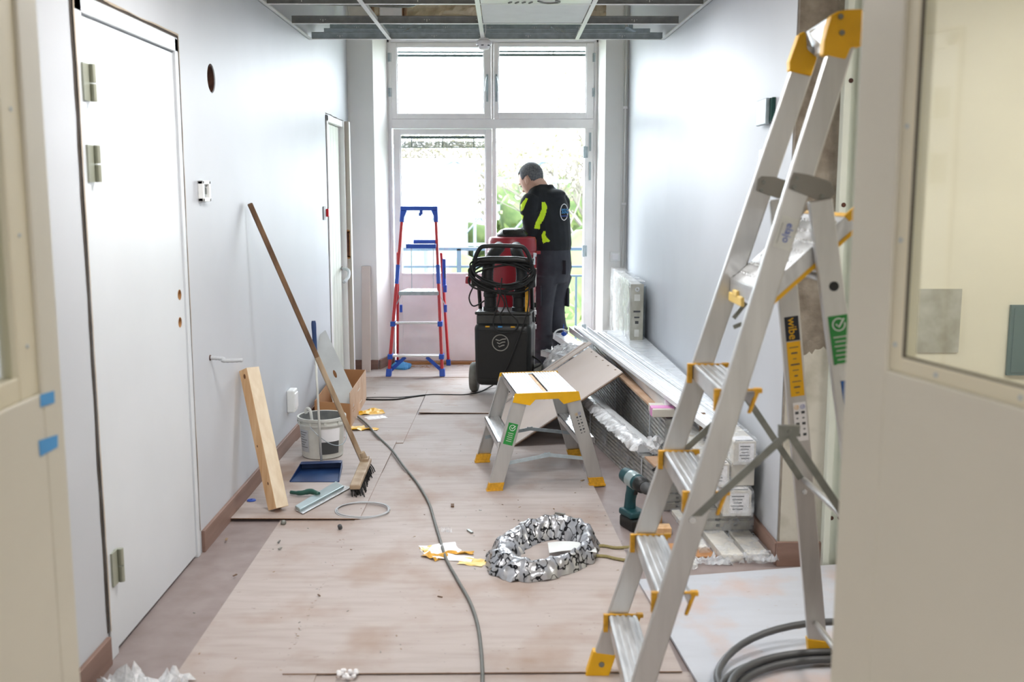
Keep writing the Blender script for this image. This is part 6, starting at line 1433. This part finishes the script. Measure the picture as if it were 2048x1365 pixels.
# ================================================================== RIGHT WALL FITTINGS
rx = .868; rt = thing('radiator', (.91, 7.6, .34), 'new white radiator wrapped in plastic on the right wall near the window', 'radiator')
MB().box(rx + .012, rx + .085, 7.06, 8.27, .345, .835).build('panel', 'radiator_white', rt, bevel=.006)
mb = MB()
for k in range(30): mb.box(rx + .005, rx + .014, 7.10 + k * .0385, 7.122 + k * .0385, .375, .805)
mb.build('convector_ridge', 'radiator_white', rt, bevel=.003, kind='stuff')
MB().box(rx, rx + .090, 7.045, 7.058, .345, .835).build('end_cover', 'grey_plate', rt, bevel=.003)
for z, h, w_ in ((.72, .045, .020), (.64, .012, .024), (.60, .010, .018), (.56, .02, .012), (.47, .05, .016), (.39, .012, .02)):
    MB().box(rx + .045 - w_, rx + .045 + w_, 7.043, 7.046, z, z + h).build('cardboard_print', 'dark_grey' if h < .03 else 'bucket_white', rt)
MB().lathe([(.008, 0), (.016, 0), (.016, .004), (.008, .004)], (rx + .045, 7.044, .80), (0, -1, 0), 18, cap=False).build('valve_opening', 'alu_bright', rt)
def rwf(s0, vec, hv):
    def P(u, v): q = V(s0) + V(vec) * u + V(hv) * v; return q + V((noise.noise(q * 11), noise.noise(q * 11 + V((3, 1, 5))), noise.noise(q * 11 + V((8, 8, 8))))) * .010
    return P
mb = MB(); mb.grid(rwf((rx - .012, 7.03, .32), (0, 1.26, 0), (0, 0, .54)), 50, 24); mb.grid(rwf((rx - .012, 7.03, .855), (0, 1.26, 0), (.11, 0, 0)), 50, 5)
mb.build('plastic_wrap', 'radiator_wrap', rt, smooth=True)
for y in (7.3, 8.0): MB().box(rx + .085, XR(y) - .001, y, y + .03, .40, .80).build('bracket', 'galv', rt)
for y in (7.14, 8.2): MB().tube([(rx + .05, y, .345), (rx + .05, y, .001)], .008, 10).build('pipe', 'white_gloss', rt)
ls_ = thing('light_switch', (.88, 8.35, .95), 'white light switch on the pilaster right of the balcony door', 'switch')
a, b = at(1220, 504, 8.349), at(1240, 523, 8.349)
MB().box(a.x, b.x, 8.338, 8.349, b.z, a.z).build('frame', 'white_gloss', ls_, bevel=.003); MB().box(a.x + .016, b.x - .016, 8.334, 8.339, b.z + .014, a.z - .014).build('rocker', 'window_white', ls_, bevel=.002)
cx = .962; cd = thing('wall_conduit', (cx, 8.335, .86), 'thin white conduit running up the corner beside the radiator', 'conduit')
MB().tube([(cx, 8.335, .86), (cx, 8.335, 3.0)], .0085, 10).build('tube', 'white_gloss', cd, smooth=True)
MB().tube([(cx - .022, 8.338, .86), (cx - .022, 8.338, 3.0)], .004, 8).build('tube', 'white_gloss', cd, smooth=True)
for y_ in (215, 408): z = at(1247, y_, 8.33).z; MB().box(cx - .020, cx + .014, 8.322, 8.349, z - .010, z + .010).build('clip', 'window_white', cd, bevel=.003)
th2 = thing('door_control', (XR(4.25), 4.25, 1.745), 'small dark-sided control box with a silver front high on the right wall', 'control box')
x = XR(4.25); MB().box(x - .014, x + .002, 4.17, 4.34, 1.752, 1.846).build('body', 'green_dark', th2, bevel=.002); MB().box(x - .030, x - .013, 4.20, 4.36, 1.742, 1.846).build('front', 'galv', th2, bevel=.004)
ac = thing('wall_box', (XR(4.30), 4.3, 1.56), 'small white box on the right wall below the dark control box', 'switch')
MB().box(x - .020, x + .002, 4.24, 4.33, 1.56, 1.645).build('housing', 'white_gloss', ac, bevel=.004)

# ================================================================== OUTSIDE
bl = st('balcony_slab', MB().box(-3, 3, 8.9, 10.02, -.16, -.02), 'balcony_slab')
rl_ = thing('balcony_railing', (0, 9.92, -.02), 'blue-grey steel railing of the balcony outside the window', 'railing')
for z, r, ya in ((.915, .020, 9.92), (.745, .014, 9.92), (.655, .012, 9.92)):
    for xa, xb in ((-3, 3),): MB().box(xa, xb, ya - r, ya + r, z - r * .8, z + r * .8).build('rail', 'rail_blue', rl_, bevel=.002)
for x in (-2.2, -.445, 1.35): MB().box(x - .022, x + .022, 9.90, 9.94, -.02, .92).build('post', 'rail_blue', rl_, bevel=.002)
for k in range(5): x = -2.6 + k * 1.03 + .27 - .0; x = .69 + (k - 3) * 1.1; MB().box(x - .010, x + .010, 9.91, 9.93, -.02, .66).build('baluster', 'rail_blue', rl_)
st('ground', MB().box(-60, 60, 10.1, 120, -4.2, -4.0), 'grass')
def foliage(c, rx_, ry_, rz_, n_, s_, seed, mb=None):
    rnd = random.Random(seed); mb = mb or MB()
    for i in range(n_):
        a_, b2 = rnd.uniform(0, 6.283), math.acos(rnd.uniform(-1, 1)); r = rnd.uniform(.75, 1.0)
        p = V((c[0] + rx_ * r * math.sin(b2) * math.cos(a_), c[1] + ry_ * r * math.sin(b2) * math.sin(a_), c[2] + rz_ * r * math.cos(b2)))
        u = V((rnd.uniform(-1, 1), rnd.uniform(-1, 1), rnd.uniform(-1, 1))).normalized() * s_; w_ = u.orthogonal().normalized() * s_ * .6
        mb.add([p - u, p + w_, p + u, p - w_], [(0, 1, 2, 3)])
    return mb
def bumpy(c, rx_, ry_, rz_, m, name, label, cat, seed, leafm=None, nl=1800, ls=.07):
    t = thing(name, (c[0], c[1], -4.0), label, cat); mb = MB(); mb.ellipsoid(c, (rx_, 0, 0), (0, ry_, 0), (0, 0, rz_), 48, 28)
    for v in mb.v: k = noise.noise(v * 1.6 + V((seed, 0, 0))) * .55 + noise.noise(v * 4.5) * .30; v += (v - V(c)) * k
    mb.build('mass', m, t, smooth=True); foliage(c, rx_ * 1.05, ry_ * 1.05, rz_ * 1.05, nl, ls, seed).build('leaves', leafm or m, t, kind='stuff'); return t
bumpy((2.2, 14.2, -1.6), 2.2, 1.6, 2.1, 'hedge', 'hedge', 'green leafy hedge behind the railing at the right of the balcony', 'hedge', 1, 'grass', 5000, .06)
bumpy((-.1, 15.2, -2.4), 1.1, 1.2, 2.1, 'hedge', 'shrub', 'low green shrub beyond the balcony behind the worker', 'shrub', 2, 'grass', 2500, .06)
bumpy((1.1, 26.0, -1.1), 2.2, 2.0, 2.4, 'hedge', 'shrub', 'distant green shrub left of the head of the worker', 'shrub', 3, 'grass', 2500, .12)
def tree(x, y, H, seed, label):
    t = thing('bare_tree', (x, y, -4.0), label, 'tree'); rnd = random.Random(seed); mb = MB(); tips = []
    def br(p, d_, L, r, lv):
        q = p + d_ * L; mb.tube([p, (p + q) / 2 + V((rnd.uniform(-1, 1), 0, rnd.uniform(-1, 1))) * L * .05, q], [r, r * .85, r * .7], 5)
        if lv == 0: tips.append(q); return
        for k in range(4 if lv > 2 else 3):
            a_ = rnd.uniform(0, 6.283); s_ = rnd.uniform(.35, .85); dn_ = (d_ + V((math.cos(a_) * s_, math.sin(a_) * s_, rnd.uniform(-.1, .35)))).normalized(); br(p.lerp(q, rnd.uniform(.55, 1)), dn_, L * rnd.uniform(.55, .78), r * .58, lv - 1)
    br(V((x, y, -4.0)), V((rnd.uniform(-.05, .05), 0, 1)), H * .34, .12, 5); mb.build('branches', 'bark', t)
    fm = MB()
    for p in tips:
        for k in range(3):
            c = p + V((rnd.uniform(-.3, .3), rnd.uniform(-.3, .3), rnd.uniform(-.3, .3))); u = V((rnd.uniform(-1, 1), rnd.uniform(-1, 1), rnd.uniform(-1, 1))).normalized() * .06; w_ = u.orthogonal().normalized() * .045
            fm.add([c - u, c + w_, c + u, c - w_], [(0, 1, 2, 3)])
    fm.build('young_leaves', 'spring_leaf', t, kind='stuff')
for i, (x, y, H, l) in enumerate(((2.6, 24, 9.5, 'bare spring tree behind the worker at the right of the door opening'), (1.1, 30, 10.0, 'bare spring tree above the head of the worker'), (-1.0, 36, 10.5, 'bare spring tree seen at the mullion beside the door opening'), (-3.6, 40, 11.0, 'bare spring tree behind the pale building, at the middle of the window'), (-6.0, 38, 10.5, 'bare spring tree behind the pale building, at the left of the window'))): tree(x, y, H, 10 + i, l)
bd = thing('pale_building', (-7, 24, -4), 'pale scaffolded building beyond the left window', 'building')
MB().box(-16, -.9, 22.5, 30, -4, 1.15).build('wall', 'far_wall', bd)
MB().prism([(-16.3, 22.2, 1.15), (-.6, 22.2, 1.15), (-.6, 26, 2.15), (-16.3, 26, 2.15)], (0, 0, .10)).build('roof', 'far_wall', bd)
for k in range(6): x = -14.2 + k * 2.3; w_ = MB().box(x, x + 1.0, 22.42, 22.5, -.9, .4).build('window', 'scaffold', bd); MB().box(x + .06, x + .94, 22.40, 22.43, -.84, .34).build('pane', 'blind', w_)
sc_ = thing('scaffold', (-4, 20.5, -4), 'steel scaffold with lattice girders in front of the pale building', 'scaffold')
for z in (2.05, 1.65, 1.10, .95, .40, -.5): MB().box(-9, 1.3 if z > 1.5 else -.1, 20.46, 20.54, z - .03, z + (.09 if z == 1.10 else .03)).build('ledger', 'scaffold', sc_)
for k in range(7): x = -8.6 + k * 1.6; MB().tube([(x, 20.5, -4), (x, 20.5, 2.3)], .03, 6).build('standard', 'scaffold', sc_)
for k in range(22): x = -8.6 + k * .45; MB().tube([(x, 20.5, .43 if k % 2 else .93), (x + .45, 20.5, .93 if k % 2 else .43)], .018, 5).build('lacing', 'scaffold', sc_)
for k in range(10): x = -8.2 + k * .9; MB().tube([(x, 20.5, 1.68 if k % 2 else 2.03), (x + .9, 20.5, 2.03 if k % 2 else 1.68)], .018, 5).build('lacing', 'scaffold', sc_)
